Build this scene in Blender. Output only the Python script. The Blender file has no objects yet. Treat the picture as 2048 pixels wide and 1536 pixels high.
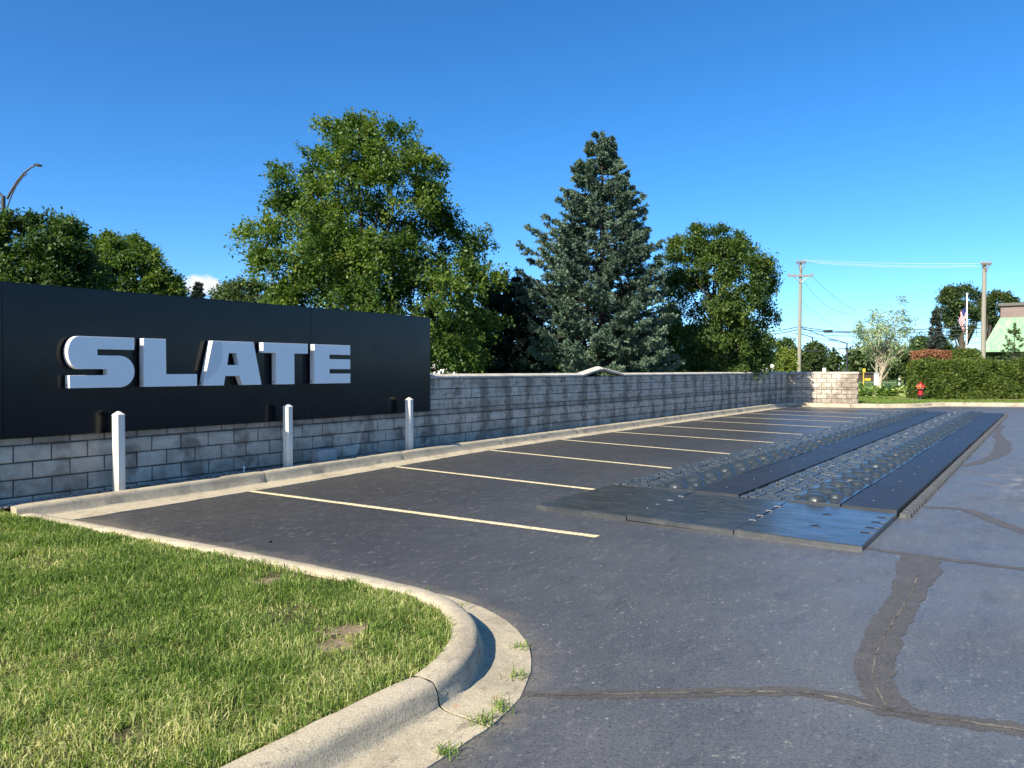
import bpy, bmesh, math, random
import numpy as np
from mathutils import Vector, Matrix

S = bpy.context.scene
COL = S.collection
R = math.radians

# ------------------------------------------------------------------ camera, sky, sun, exposure
F, CX, CY, PITCH, H = 1500.0, 1024.0, 768.0, math.atan(28 / 1500), 1.55
cam_d = bpy.data.cameras.new('camera')
cam_d.sensor_width = 36.0
cam_d.lens = F / 2048 * 36.0
cam_d.clip_start, cam_d.clip_end = 0.05, 4000
cam = bpy.data.objects.new('camera', cam_d)
cam.location = (0, 0, H)
cam.rotation_euler = (R(90) - PITCH, 0, 0)
COL.objects.link(cam)
S.camera = cam

LIGHT_HEADING, SUN_EL = 39.5, 36.0          # heading of the light, clockwise from +Y
world = bpy.data.worlds.new('World')
S.world = world
world.use_nodes = True
wn = world.node_tree
wn.nodes.clear()
w_out = wn.nodes.new('ShaderNodeOutputWorld')
w_bg = wn.nodes.new('ShaderNodeBackground')
w_sky = wn.nodes.new('ShaderNodeTexSky')
w_sky.sky_type = 'NISHITA'
w_sky.sun_disc = False
w_sky.sun_elevation = R(SUN_EL)
w_sky.sun_rotation = R(LIGHT_HEADING + 180)
w_sky.altitude = 0
w_sky.air_density, w_sky.dust_density, w_sky.ozone_density = 0.65, 0.5, 6.0
w_hs = wn.nodes.new('ShaderNodeHueSaturation')
w_hs.inputs['Saturation'].default_value = 1.19
w_hs.inputs['Hue'].default_value = 0.497
wn.links.new(w_sky.outputs[0], w_hs.inputs['Color'])
# one small cloud low in the sky
w_tc = wn.nodes.new('ShaderNodeTexCoord')
_cd = Vector((-619, 1500, 168)).normalized()
_cr = Vector((_cd.y, -_cd.x, 0)).normalized()
_cu = _cr.cross(_cd)


def _wdot(v):
    n_ = wn.nodes.new('ShaderNodeVectorMath'); n_.operation = 'DOT_PRODUCT'
    wn.links.new(w_tc.outputs['Generated'], n_.inputs[0]); n_.inputs[1].default_value = v
    return n_.outputs['Value']


def _wm(op, a, b):
    n_ = wn.nodes.new('ShaderNodeMath'); n_.operation = op
    for i_, q_ in enumerate((a, b)):
        if isinstance(q_, bpy.types.NodeSocket):
            wn.links.new(q_, n_.inputs[i_])
        else:
            n_.inputs[i_].default_value = q_
    return n_.outputs[0]


w_ns = wn.nodes.new('ShaderNodeTexNoise')
w_ns.inputs['Scale'].default_value = 46; w_ns.inputs['Detail'].default_value = 6; w_ns.inputs['Roughness'].default_value = .6
wn.links.new(w_tc.outputs['Generated'], w_ns.inputs['Vector'])
_e = _wm('ADD', _wm('POWER', _wm('DIVIDE', _wdot(_cr), .022), 2), _wm('POWER', _wm('DIVIDE', _wdot(_cu), .0125), 2))
_e = _wm('ADD', _e, _wm('MULTIPLY', _wm('SUBTRACT', w_ns.outputs[0], .5), 2.4))
_front = _wm('GREATER_THAN', _wdot(_cd), 0.5)
w_rp = wn.nodes.new('ShaderNodeMapRange')
w_rp.inputs['From Min'].default_value = 1.35; w_rp.inputs['From Max'].default_value = .35
wn.links.new(_e, w_rp.inputs['Value'])
w_mx = wn.nodes.new('ShaderNodeMix'); w_mx.data_type = 'RGBA'
wn.links.new(_wm('MULTIPLY', w_rp.outputs[0], _front), w_mx.inputs[0])
wn.links.new(w_hs.outputs[0], w_mx.inputs[6])
w_mx.inputs[7].default_value = (4.2, 4.3, 4.5, 1)
wn.links.new(w_mx.outputs[2], w_bg.inputs[0])
w_bg.inputs[1].default_value = 0.118
wn.links.new(w_bg.outputs[0], w_out.inputs[0])

sun_d = bpy.data.lights.new('sun', 'SUN')
sun_d.energy = 4.9
sun_d.angle = R(0.53)
sun_d.color = (1.0, 0.90, 0.72)
sun = bpy.data.objects.new('sun', sun_d)
_hd = R(LIGHT_HEADING)
_ld = Vector((math.sin(_hd) * math.cos(R(SUN_EL)), math.cos(_hd) * math.cos(R(SUN_EL)), -math.sin(R(SUN_EL))))
sun.rotation_euler = _ld.to_track_quat('-Z', 'Y').to_euler()
sun.location = (-20, -20, 30)
COL.objects.link(sun)

S.view_settings.view_transform = 'Standard'
S.view_settings.look = 'None'
S.view_settings.exposure = 1.02
S.view_settings.gamma = 1.0
S.view_settings.use_curve_mapping = False
S.cycles.max_bounces = 8
S.cycles.transparent_max_bounces = 8

# ------------------------------------------------------------------ geometry of the place
P0 = (-1.57, 14.0)                       # wall face at the right end of the sign board
_t = math.hypot(1, 0.72)
DU = (0.72 / _t, 1 / _t)                 # along the wall
DN = (1 / _t, -0.72 / _t)                # away from the wall, over the parking lot
WROT = math.atan2(DU[1], DU[0])


def W(u, v, z=0.0):
    return Vector((P0[0] + u * DU[0] + v * DN[0], P0[1] + u * DU[1] + v * DN[1], z))


def toUV(p):
    x, y = p[0] - P0[0], p[1] - P0[1]
    return (x * DU[0] + y * DU[1], x * DN[0] + y * DN[1])


def ray(px, py):
    a, b = px - CX, CY - py
    return Vector((a, F * math.cos(PITCH) + b * math.sin(PITCH), -F * math.sin(PITCH) + b * math.cos(PITCH)))


def smooth(t):
    t = min(1.0, max(0.0, t))
    return t * t * (3 - 2 * t)


def dip(u, v):
    """the lot drains to the corner by the near end of the wall"""
    return -0.075 * smooth((1.5 - u) / 6.5) * (1 - smooth((v - 1.2) / 3.3))


def gz(x, y):
    return dip(*toUV((x, y)))


def G(px, py, z=0.0):
    r = ray(px, py)
    g = 0.0
    for _ in range(12):
        k = (z + g - H) / r.z
        g = gz(r.x * k, r.y * k)
    return Vector((r.x * k, r.y * k, z + g))


def at(px, py, Y):
    r = ray(px, py)
    k = Y / r.y
    return Vector((r.x * k, Y, H + r.z * k))


def lerp(x, xs, ys):
    return float(np.interp(x, xs, ys))


# ------------------------------------------------------------------ mesh helpers
class MB:
    def __init__(s):
        s.v, s.f, s.m = [], [], []

    def face(s, pts, mi=0):
        b = len(s.v)
        s.v += [tuple(p) for p in pts]
        s.f.append(tuple(range(b, b + len(pts))))
        s.m.append(mi)

    def box(s, x0, x1, y0, y1, z0, z1, mi=0):
        b = len(s.v)
        s.v += [(x, y, z) for z in (z0, z1) for y in (y0, y1) for x in (x0, x1)]
        for q in ((0, 2, 3, 1), (4, 5, 7, 6), (0, 1, 5, 4), (2, 6, 7, 3), (0, 4, 6, 2), (1, 3, 7, 5)):
            s.f.append(tuple(b + i for i in q))
            s.m.append(mi)

    def cbox(s, x0, x1, y0, y1, z0, z1, c=0.01):
        """box with chamfered top and vertical edges"""
        bm = bmesh.new()
        bmesh.ops.create_cube(bm, size=1)
        for v in bm.verts:
            v.co = ((x0 + x1) / 2 + v.co.x * (x1 - x0), (y0 + y1) / 2 + v.co.y * (y1 - y0), (z0 + z1) / 2 + v.co.z * (z1 - z0))
        bmesh.ops.bevel(bm, geom=bm.edges[:], offset=c, segments=2, affect='EDGES', profile=0.5)
        s.add_bm(bm)

    def add_bm(s, bm, mi=0):
        b = len(s.v)
        bm.verts.index_update()
        s.v += [tuple(v.co) for v in bm.verts]
        for f in bm.faces:
            s.f.append(tuple(b + v.index for v in f.verts))
            s.m.append(mi)
        bm.free()

    def prism(s, poly, a, b, mi=0):
        """poly: 2-D points; a, b: functions mapping (x, y) to 3-D for the two caps"""
        n = len(poly)
        o = len(s.v)
        s.v += [tuple(a(*p)) for p in poly] + [tuple(b(*p)) for p in poly]
        s.f.append(tuple(o + i for i in range(n)))
        s.f.append(tuple(o + n + i for i in reversed(range(n))))
        s.m += [mi, mi]
        for i in range(n):
            j = (i + 1) % n
            s.f.append((o + j, o + i, o + n + i, o + n + j))
            s.m.append(mi)

    def tube(s, path, radii, n=8, mi=0, cap=True):
        path = [Vector(p) for p in path]
        if not hasattr(radii, '__len__'):
            radii = [radii] * len(path)
        o = len(s.v)
        ref = Vector((0, 0, 1)) if abs((path[-1] - path[0]).normalized().z) < 0.9 else Vector((1, 0, 0))
        for i, p in enumerate(path):
            t = (path[min(i + 1, len(path) - 1)] - path[max(i - 1, 0)]).normalized()
            a = t.cross(ref).normalized()
            b = a.cross(t)
            for k in range(n):
                w = 2 * math.pi * k / n
                s.v.append(tuple(p + (a * math.cos(w) + b * math.sin(w)) * radii[i]))
        for i in range(len(path) - 1):
            for k in range(n):
                l = (k + 1) % n
                s.f.append((o + i * n + k, o + i * n + l, o + (i + 1) * n + l, o + (i + 1) * n + k))
                s.m.append(mi)
        if cap:
            s.f.append(tuple(o + k for k in reversed(range(n))))
            s.f.append(tuple(o + (len(path) - 1) * n + k for k in range(n)))
            s.m += [mi, mi]

    def lathe(s, prof, n=16, M=None, mi=0, phase=0.0):
        o = len(s.v)
        for r, z in prof:
            for k in range(n):
                w = 2 * math.pi * (k + phase) / n
                p = Vector((r * math.cos(w), r * math.sin(w), z))
                s.v.append(tuple(M @ p if M else p))
        for i in range(len(prof) - 1):
            for k in range(n):
                l = (k + 1) % n
                s.f.append((o + i * n + k, o + i * n + l, o + (i + 1) * n + l, o + (i + 1) * n + k))
                s.m.append(mi)
        s.f.append(tuple(o + k for k in reversed(range(n))))
        s.f.append(tuple(o + (len(prof) - 1) * n + k for k in range(n)))
        s.m += [mi, mi]

    def mesh(s, name, mats, smooth=None, flip_check=True):
        me = bpy.data.meshes.new(name)
        me.from_pydata(s.v, [], s.f)
        for m in (mats if isinstance(mats, (list, tuple)) else [mats]):
            me.materials.append(m)
        me.polygons.foreach_set('material_index', s.m)
        if flip_check:
            bm = bmesh.new()
            bm.from_mesh(me)
            bmesh.ops.recalc_face_normals(bm, faces=bm.faces[:])
            bm.to_mesh(me)
            bm.free()
        if smooth is not None:
            me.polygons.foreach_set('use_smooth', [True] * len(me.polygons))
            me.set_sharp_from_angle(angle=R(smooth))
        me.update()
        return me

    def build(s, name, mats, parent=None, smooth=None, flip_check=True, **tags):
        return put(name, s.mesh(name, mats, smooth, flip_check), parent, **tags)


def put(name, data, parent=None, loc=None, **tags):
    o = bpy.data.objects.new(name, data)
    COL.objects.link(o)
    if parent is not None:
        o.parent = parent
    if loc is not None:
        o.location = loc
    for k, v in tags.items():
        o[k] = v
    return o


def thing(name, label, cat, loc=(0, 0, 0), rz=0.0, group=None):
    o = put(name, None, None, loc, label=label, category=cat)
    o.rotation_euler = (0, 0, rz)
    o.empty_display_size = 0.2
    if group:
        o['group'] = group
    return o


def npmesh(name, V, Fc, mat, tone=None):
    V = np.ascontiguousarray(V, dtype=np.float32)
    Fc = np.ascontiguousarray(Fc, dtype=np.int32)
    me = bpy.data.meshes.new(name)
    me.vertices.add(len(V))
    me.vertices.foreach_set('co', V.ravel())
    m, k = Fc.shape
    me.loops.add(m * k)
    me.loops.foreach_set('vertex_index', Fc.ravel())
    me.polygons.add(m)
    me.polygons.foreach_set('loop_start', np.arange(m, dtype=np.int32) * k)
    if tone is not None:
        a = me.attributes.new('tone', 'FLOAT', 'FACE')
        a.data.foreach_set('value', np.ascontiguousarray(tone, dtype=np.float32))
    me.materials.append(mat)
    me.update(calc_edges=True)
    return me


def unit(a):
    return a / np.maximum(np.linalg.norm(a, axis=-1, keepdims=True), 1e-9)


def cards(name, P, D, Wv, tone, mat, fold=0.12):
    """leaf-shaped four-cornered faces: base, side, tip, side"""
    n = len(P)
    nn = np.cross(D, Wv)
    nn = unit(nn) * (np.linalg.norm(Wv, axis=1, keepdims=True) * fold)
    V = np.stack([P, P + .45 * D + .5 * Wv + nn, P + D, P + .45 * D - .5 * Wv + nn], 1).reshape(-1, 3)
    Fc = np.arange(4 * n).reshape(n, 4)
    return npmesh(name, V, Fc, mat, tone)


_rng0 = np.random.default_rng(5)
_LAT = _rng0.random((64, 64))


def vnoise(x, y):
    x, y = np.asarray(x, float), np.asarray(y, float)
    xi, yi = np.floor(x).astype(int), np.floor(y).astype(int)
    fx, fy = x - xi, y - yi
    fx, fy = fx * fx * (3 - 2 * fx), fy * fy * (3 - 2 * fy)
    g = lambda a, b: _LAT[a % 64, b % 64]
    return (g(xi, yi) * (1 - fx) + g(xi + 1, yi) * fx) * (1 - fy) + (g(xi, yi + 1) * (1 - fx) + g(xi + 1, yi + 1) * fx) * fy


# ------------------------------------------------------------------ materials
class N:
    def __init__(s, name):
        s.mat = bpy.data.materials.new(name)
        s.mat.use_nodes = True
        s.nt = s.mat.node_tree
        s.nt.nodes.clear()
        s._pos = s._obj = None

    def n(s, typ, ins=None, **props):
        nd = s.nt.nodes.new(typ)
        for k, v in props.items():
            setattr(nd, k, v)
        for k, v in (ins or {}).items():
            s.set(nd.inputs[k], v)
        return nd

    def set(s, sock, v):
        if isinstance(v, bpy.types.NodeSocket):
            s.nt.links.new(v, sock)
        elif isinstance(v, (tuple, list)) and len(v) == 3 and sock.type == 'RGBA':
            sock.default_value = (*v, 1)
        else:
            sock.default_value = v

    def pos(s):
        if s._pos is None:
            s._pos = s.n('ShaderNodeNewGeometry').outputs['Position']
        return s._pos

    def obj(s):
        if s._obj is None:
            s._obj = s.n('ShaderNodeTexCoord').outputs['Object']
        return s._obj

    def uv(s):
        """position in the wall's own frame: x along it, y away behind it"""
        return s.n('ShaderNodeMapping', {'Vector': s.pos(), 'Location': (P0[0], P0[1], 0), 'Rotation': (0, 0, WROT)}, vector_type='TEXTURE').outputs[0]

    def scale(s, vec, sc):
        return s.n('ShaderNodeMapping', {'Vector': vec, 'Scale': sc}).outputs[0]

    def noise(s, scale, detail=4, rough=0.55, vec=None, dist=0.0):
        return s.n('ShaderNodeTexNoise', {'Vector': vec if vec is not None else s.pos(), 'Scale': scale, 'Detail': detail, 'Roughness': rough, 'Distortion': dist}).outputs[0]

    def vor(s, scale, vec=None, feature='F1', out='Distance', rand=1.0):
        return s.n('ShaderNodeTexVoronoi', {'Vector': vec if vec is not None else s.pos(), 'Scale': scale, 'Randomness': rand}, feature=feature).outputs[out]

    def ramp(s, fac, stops):
        nd = s.n('ShaderNodeValToRGB', {0: fac})
        el = nd.color_ramp.elements
        while len(el) < len(stops):
            el.new(0.5)
        for e, (p, c) in zip(el, stops):
            e.position = p
            e.color = (c, c, c, 1) if not isinstance(c, (tuple, list)) else (*c, 1)
        return nd.outputs[0]

    def mix(s, f, a, b, blend='MIX'):
        nd = s.n('ShaderNodeMix', data_type='RGBA', blend_type=blend)
        s.set(nd.inputs[0], f)
        s.set(nd.inputs[6], a)
        s.set(nd.inputs[7], b)
        return nd.outputs[2]

    def math(s, op, a, b=0.0, clamp=False):
        nd = s.n('ShaderNodeMath', {0: a, 1: b}, operation=op)
        nd.use_clamp = clamp
        return nd.outputs[0]

    def sep(s, vec):
        return s.n('ShaderNodeSeparateXYZ', {0: vec}).outputs

    def attr(s, name, kind='GEOMETRY'):
        return s.n('ShaderNodeAttribute', attribute_name=name, attribute_type=kind).outputs['Fac']

    def bump(s, h, strength=0.3, dist=0.01, normal=None):
        ins = {'Height': h, 'Strength': strength, 'Distance': dist}
        if normal is not None:
            ins['Normal'] = normal
        return s.n('ShaderNodeBump', ins).outputs[0]

    def bsdf(s, color, rough=0.6, spec=0.5, normal=None, metal=0.0, coat=0.0):
        ins = {'Base Color': color, 'Roughness': rough, 'Specular IOR Level': spec, 'Metallic': metal, 'Coat Weight': coat}
        if normal is not None:
            ins['Normal'] = normal
        return s.n('ShaderNodeBsdfPrincipled', ins).outputs[0]

    def out(s, sh):
        s.n('ShaderNodeOutputMaterial', {0: sh})
        return s.mat


def plain(name, col, rough=0.5, spec=0.5, metal=0.0, var=0.15, scale=6.0, bump=0.0, dirt=None):
    k = N(name)
    f = k.noise(scale, 5)
    c = k.mix(f, tuple(x * (1 - var) for x in col), tuple(min(1, x * (1 + var)) for x in col))
    if dirt:
        c = k.mix(k.ramp(k.noise(scale * 0.7, 6, 0.65), [(0.5, 0.0), (0.72, 0.75)]), c, dirt)
    nrm = k.bump(k.noise(scale * 8, 4), bump, 0.004) if bump else None
    return k.out(k.bsdf(c, rough, spec, nrm, metal))


def m_asphalt():
    k = N('asphalt')
    uv = k.uv()
    x, y, z = k.sep(uv)
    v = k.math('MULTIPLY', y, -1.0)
    worn_sheen = k.n('ShaderNodeMapRange', {'Value': k.math('ADD', v, k.math('MULTIPLY', k.noise(0.5, 3), 2.0)), 'From Min': 4.5, 'From Max': 9.5}).outputs[0]  # lighter, bluer tone away from the wall: wear plus sky sheen in the colour
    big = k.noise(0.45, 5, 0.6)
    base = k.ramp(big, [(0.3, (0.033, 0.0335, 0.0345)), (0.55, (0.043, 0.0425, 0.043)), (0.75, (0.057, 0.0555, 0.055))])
    old_sheen = k.ramp(k.noise(0.9, 6, 0.65), [(0.3, (0.074, 0.077, 0.083)), (0.6, (0.100, 0.103, 0.108)), (0.8, (0.125, 0.124, 0.124))])
    c = k.mix(worn_sheen, base, old_sheen)
    mot = k.noise(3.4, 9, 0.78, k.scale(uv, (0.55, 1.5, 1)))
    c = k.mix(k.ramp(mot, [(0.34, 0.45), (0.47, 0.0)]), c, (0.022, 0.022, 0.024))
    c = k.mix(k.ramp(mot, [(0.55, 0.0), (0.70, 0.45)]), c, k.mix(worn_sheen, (0.085, 0.084, 0.083), (0.15, 0.148, 0.145)))
    grit = k.noise(28, 6, 0.8)
    c = k.mix(k.ramp(grit, [(0.55, 0.0), (0.70, 0.6)]), c, k.mix(worn_sheen, (0.085, 0.083, 0.080), (0.18, 0.176, 0.168)))
    c = k.mix(k.ramp(grit, [(0.30, 0.5), (0.44, 0.0)]), c, (0.018, 0.018, 0.020))
    # fine aggregate
    agg = k.noise(75, 4, 0.75)
    c = k.mix(k.ramp(agg, [(0.52, 0.0), (0.66, 0.75)]), c, k.mix(worn_sheen, (0.085, 0.083, 0.080), (0.17, 0.165, 0.155)))
    c = k.mix(k.ramp(k.noise(55, 4, 0.75), [(0.32, 0.75), (0.47, 0.0)]), c, (0.015, 0.015, 0.0165))
    # scuffs, pale scratches and white chips
    st = k.scale(uv, (2.2, 6.0, 1.0))
    scr = k.math('MULTIPLY', k.ramp(k.noise(2.4, 8, 0.75, st), [(0.53, 0.0), (0.62, 1.0)]), k.ramp(k.noise(26, 5, 0.8), [(0.50, 0.0), (0.60, 1.0)]))
    c = k.mix(k.math('MULTIPLY', scr, 0.7), c, (0.28, 0.27, 0.245))
    chip = k.math('MULTIPLY', k.ramp(k.vor(15.0), [(0.075, 1.0), (0.13, 0.0)]), k.ramp(k.noise(3.1, 4, 0.7), [(0.52, 0.0), (0.60, 1.0)]))
    c = k.mix(k.math('MULTIPLY', chip, 0.75), c, (0.42, 0.41, 0.38))
    # worn bare patch beside the mats
    ctr = W(2.2, 9.6)
    dv = k.n('ShaderNodeVectorMath', {0: uv, 1: (2.3, -9.75, 0)}, operation='SUBTRACT').outputs[0]
    dd = k.n('ShaderNodeVectorMath', {0: k.scale(dv, (0.33, 0.85, 0))}, operation='LENGTH').outputs['Value']
    blob = k.math('ADD', dd, k.math('MULTIPLY', k.math('SUBTRACT', k.noise(1.3, 5, 0.65), 0.5), 1.9))
    pm = k.ramp(blob, [(0.55, 1.0), (1.0, 0.0)])
    br = k.ramp(k.noise(2.6, 7, 0.7, k.scale(uv, (0.9, 1.6, 1))), [(0.35, (0.055, 0.050, 0.046)), (0.52, (0.11, 0.098, 0.083)), (0.64, (0.27, 0.235, 0.19)), (0.75, (0.12, 0.105, 0.09))])
    c = k.mix(k.math('MULTIPLY', pm, 0.9), c, br)
    # sand washed against the gutter of the grass island
    qx = k.math('MAXIMUM', k.math('ADD', x, 8.02), 0.0)
    qy = k.math('MAXIMUM', k.math('SUBTRACT', v, 6.04), 0.0)
    rr = k.math('SQRT', k.math('ADD', k.math('MULTIPLY', qx, qx), k.math('MULTIPLY', qy, qy)))
    rr = k.math('ADD', rr, k.math('MULTIPLY', k.math('SUBTRACT', k.noise(5.0, 5, 0.65), 0.5), 0.45))
    ds = k.math('MULTIPLY', k.ramp(k.math('SUBTRACT', rr, 1.0), [(0.40, 1.0), (0.62, 0.0)]), k.ramp(k.noise(70, 4, 0.7), [(0.38, 0.15), (0.6, 1.0)]))
    c = k.mix(k.math('MULTIPLY', ds, 0.7), c, (0.25, 0.21, 0.155))
    rough = k.ramp(k.noise(1.1, 4), [(0.3, 0.34), (0.7, 0.50)])
    h = k.math('ADD', k.math('MULTIPLY', k.noise(200, 2), 0.6), k.math('MULTIPLY', agg, 0.9))
    nrm = k.bump(h, 0.5, 0.006)
    nrm = k.bump(k.noise(1.3, 3), 0.12, 0.02, nrm)
    return k.out(k.bsdf(c, rough, 0.65, nrm))


def m_concrete(name, a=(0.35, 0.30, 0.21), b=(0.52, 0.455, 0.335), stain=(0.15, 0.125, 0.095)):
    k = N(name)
    c = k.mix(k.noise(3.0, 7, 0.65), a, b)
    c = k.mix(k.ramp(k.noise(1.7, 7, 0.7), [(0.47, 0.0), (0.70, 0.75)]), c, stain)
    c = k.mix(k.ramp(k.noise(120, 2, 0.6), [(0.53, 0.0), (0.66, 0.6)]), c, tuple(x * 0.45 for x in a))
    c = k.mix(k.ramp(k.noise(160, 2, 0.6), [(0.55, 0.0), (0.68, 0.5)]), c, (0.66, 0.62, 0.52))
    c = k.mix(k.ramp(k.noise(9.0, 3, 0.6), [(0.68, 0.0), (0.74, 0.5)]), c, (0.40, 0.22, 0.14))
    # coarse scrape marks and scars
    scar = k.ramp(k.noise(14, 6, 0.75, k.scale(k.uv(), (0.35, 1.0, 3.0))), [(0.57, 0.0), (0.66, 1.0)])
    c = k.mix(k.math('MULTIPLY', scar, 0.65), c, (0.16, 0.14, 0.115))
    h = k.math('ADD', k.math('MULTIPLY', k.noise(150, 3), 0.5), k.math('ADD', k.math('MULTIPLY', k.noise(18, 6, 0.7), 1.3), k.math('MULTIPLY', scar, -0.35)))
    return k.out(k.bsdf(c, 0.9, 0.25, k.bump(h, 0.6, 0.006)))


def m_block():
    k = N('concrete_block')
    uv = k.uv()
    x, y, z = k.sep(uv)
    t = k.math('ADD', k.attr('tone'), k.attr('tone', 'OBJECT'))
    base = k.ramp(t, [(0.0, (0.33, 0.29, 0.235)), (0.45, (0.50, 0.445, 0.37)), (1.0, (0.66, 0.60, 0.51))])
    c = k.mix(0.6, base, k.ramp(k.noise(6, 7, 0.7), [(0.3, (0.27, 0.235, 0.19)), (0.5, (0.52, 0.46, 0.38)), (0.72, (0.72, 0.66, 0.56))]), 'MIX')
    # dirty blotches that leave the middle of some blocks clean, and dark columns down the joints
    cx_ = k.math('ABSOLUTE', k.math('SUBTRACT', k.math('FRACT', k.math('ADD', k.math('MULTIPLY', x, 1.25), k.math('MULTIPLY', k.noise(0.9, 3, .6), 0.9))), 0.5))
    colm = k.ramp(cx_, [(0.10, 1.0), (0.24, 0.0)])
    blot = k.noise(5.5, 5, 0.62, k.scale(uv, (0.8, 1.0, 1.15)), 0.3)
    big_ = k.noise(0.8, 4, 0.6)
    zr = k.math('ABSOLUTE', k.math('SUBTRACT', k.math('FRACT', k.math('DIVIDE', k.math('SUBTRACT', z, 0.115 + 0.195 * 10), 0.195)), 0.5))
    rowm = k.ramp(zr, [(0.30, 0.0), (0.48, 1.0)])
    st = k.math('ADD', k.math('ADD', k.math('ADD', k.math('MULTIPLY', blot, 0.75), k.math('MULTIPLY', colm, 0.17)), k.math('MULTIPLY', rowm, 0.065)), k.math('MULTIPLY', k.math('SUBTRACT', big_, .5), 0.5))
    far_ = k.n('ShaderNodeMapRange', {'Value': x, 'From Min': -1.5, 'From Max': 4.0, 'To Min': 0.0, 'To Max': 0.055}).outputs[0]
    st = k.math('ADD', st, far_)
    c = k.mix(k.ramp(st, [(0.44, 0.0), (0.62, 0.80)]), c, (0.185, 0.155, 0.125))
    band = k.math('ABSOLUTE', k.math('SUBTRACT', z, 0.745))
    bandm = k.math('MULTIPLY', k.ramp(band, [(0.03, 1.0), (0.12, 0.0)]), k.ramp(k.noise(4.5, 5, 0.7), [(0.3, 1.0), (0.72, 0.3)]))
    c = k.mix(k.math('MULTIPLY', bandm, 0.65), c, (0.12, 0.105, 0.085))
    foot = k.math('MULTIPLY', k.ramp(z, [(0.16, 1.0), (0.62, 0.0)]), k.ramp(k.noise(2.4, 5, 0.65), [(0.35, 0.1), (0.6, 1.0)]))
    c = k.mix(k.math('MULTIPLY', foot, 0.6), c, (0.155, 0.138, 0.115))
    wh = k.math('MULTIPLY', k.ramp(k.noise(1.6, 6, 0.7, k.scale(uv, (6.0, 1.0, 1.6))), [(0.62, 0.0), (0.72, 1.0)]), k.ramp(z, [(0.3, 1.0), (0.75, 0.0)]))
    c = k.mix(k.math('MULTIPLY', wh, 0.55), c, (0.52, 0.52, 0.50))
    h = k.math('ADD', k.math('MULTIPLY', k.noise(70, 4, 0.6), 0.8), k.math('MULTIPLY', k.noise(14, 5), 0.8))
    return k.out(k.bsdf(c, 0.92, 0.2, k.bump(h, 0.55, 0.006)))


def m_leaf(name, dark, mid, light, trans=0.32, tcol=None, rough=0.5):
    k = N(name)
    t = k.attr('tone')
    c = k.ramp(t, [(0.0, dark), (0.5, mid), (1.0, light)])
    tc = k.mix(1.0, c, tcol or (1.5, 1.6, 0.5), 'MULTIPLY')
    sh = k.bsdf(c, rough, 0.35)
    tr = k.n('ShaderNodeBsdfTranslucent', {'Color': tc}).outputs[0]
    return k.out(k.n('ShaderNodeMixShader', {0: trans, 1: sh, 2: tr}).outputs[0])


def m_bark(name, a, b):
    k = N(name)
    n1 = k.noise(5, 6, 0.7, k.scale(k.pos(), (3, 3, 0.6)))
    return k.out(k.bsdf(k.mix(n1, a, b), 0.9, 0.2, k.bump(n1, 0.7, 0.03)))


def m_rubber(name, a, b, r0, r1, scuff=0.25, spec=0.7):
    k = N(name)
    big = k.noise(1.8, 6, 0.65)
    c = k.mix(big, a, b)
    dust = k.math('MULTIPLY', k.ramp(k.noise(3.2, 7, 0.72, k.scale(k.uv(), (3.0, 1.0, 1))), [(0.48, 0.0), (0.72, 1.0)]), scuff)
    c = k.mix(dust, c, (0.17, 0.165, 0.15))
    c = k.mix(k.ramp(k.vor(16.0), [(0.04, 0.5), (0.06, 0.0)]), c, (0.35, 0.34, 0.32))
    rg = k.ramp(k.noise(2.6, 5, 0.6, k.scale(k.uv(), (2.5, 1, 1))), [(0.3, r0), (0.7, r1)])
    nrm = k.bump(k.noise(60, 3), 0.08, 0.003)
    nrm = k.bump(k.noise(2.2, 2), 0.10, 0.02, nrm)
    return k.out(k.bsdf(c, rg, spec, nrm))


def m_signblack():
    k = N('black_gloss_panel')
    c = k.mix(k.noise(2.0, 6, 0.6), (0.0045, 0.005, 0.007), (0.010, 0.010, 0.012))
    smear = k.ramp(k.noise(2.2, 8, 0.75, k.scale(k.uv(), (0.5, 1.0, 2.2))), [(0.64, 0.0), (0.80, 0.12)])
    c = k.mix(smear, c, (0.10, 0.085, 0.065))
    rg = k.ramp(k.noise(3.0, 6, 0.65), [(0.3, 0.12), (0.7, 0.19)])
    return k.out(k.bsdf(c, rg, 0.28, k.bump(k.noise(0.8, 2), 0.02, 0.02)))


def m_line():
    k = N('line_paint')
    wear = k.ramp(k.noise(30, 8, 0.8), [(0.40, 0.8), (0.52, 0.0)])
    c = k.mix(wear, k.mix(k.noise(2.0, 4), (0.68, 0.58, 0.35), (0.80, 0.71, 0.47)), (0.10, 0.095, 0.085))
    return k.out(k.bsdf(c, 0.75, 0.3, k.bump(k.noise(150, 3), 0.3, 0.003)))


def m_soil(name, a, b, c3):
    k = N(name)
    c = k.ramp(k.noise(9, 8, 0.72), [(0.3, a), (0.5, b), (0.72, c3)])
    return k.out(k.bsdf(c, 0.95, 0.1, k.bump(k.noise(30, 6, 0.7), 0.8, 0.02)))


def m_lawn(name='lawn_turf'):
    k = N(name)
    c = k.ramp(k.noise(0.25, 6, 0.6), [(0.3, (0.055, 0.105, 0.022)), (0.5, (0.085, 0.155, 0.03)), (0.72, (0.135, 0.185, 0.045))])
    c = k.mix(k.ramp(k.noise(14, 5, 0.7), [(0.35, 0.55), (0.6, 0.0)]), c, (0.03, 0.055, 0.014))
    return k.out(k.bsdf(c, 0.9, 0.15, k.bump(k.noise(25, 5, 0.7), 0.8, 0.05)))


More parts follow.
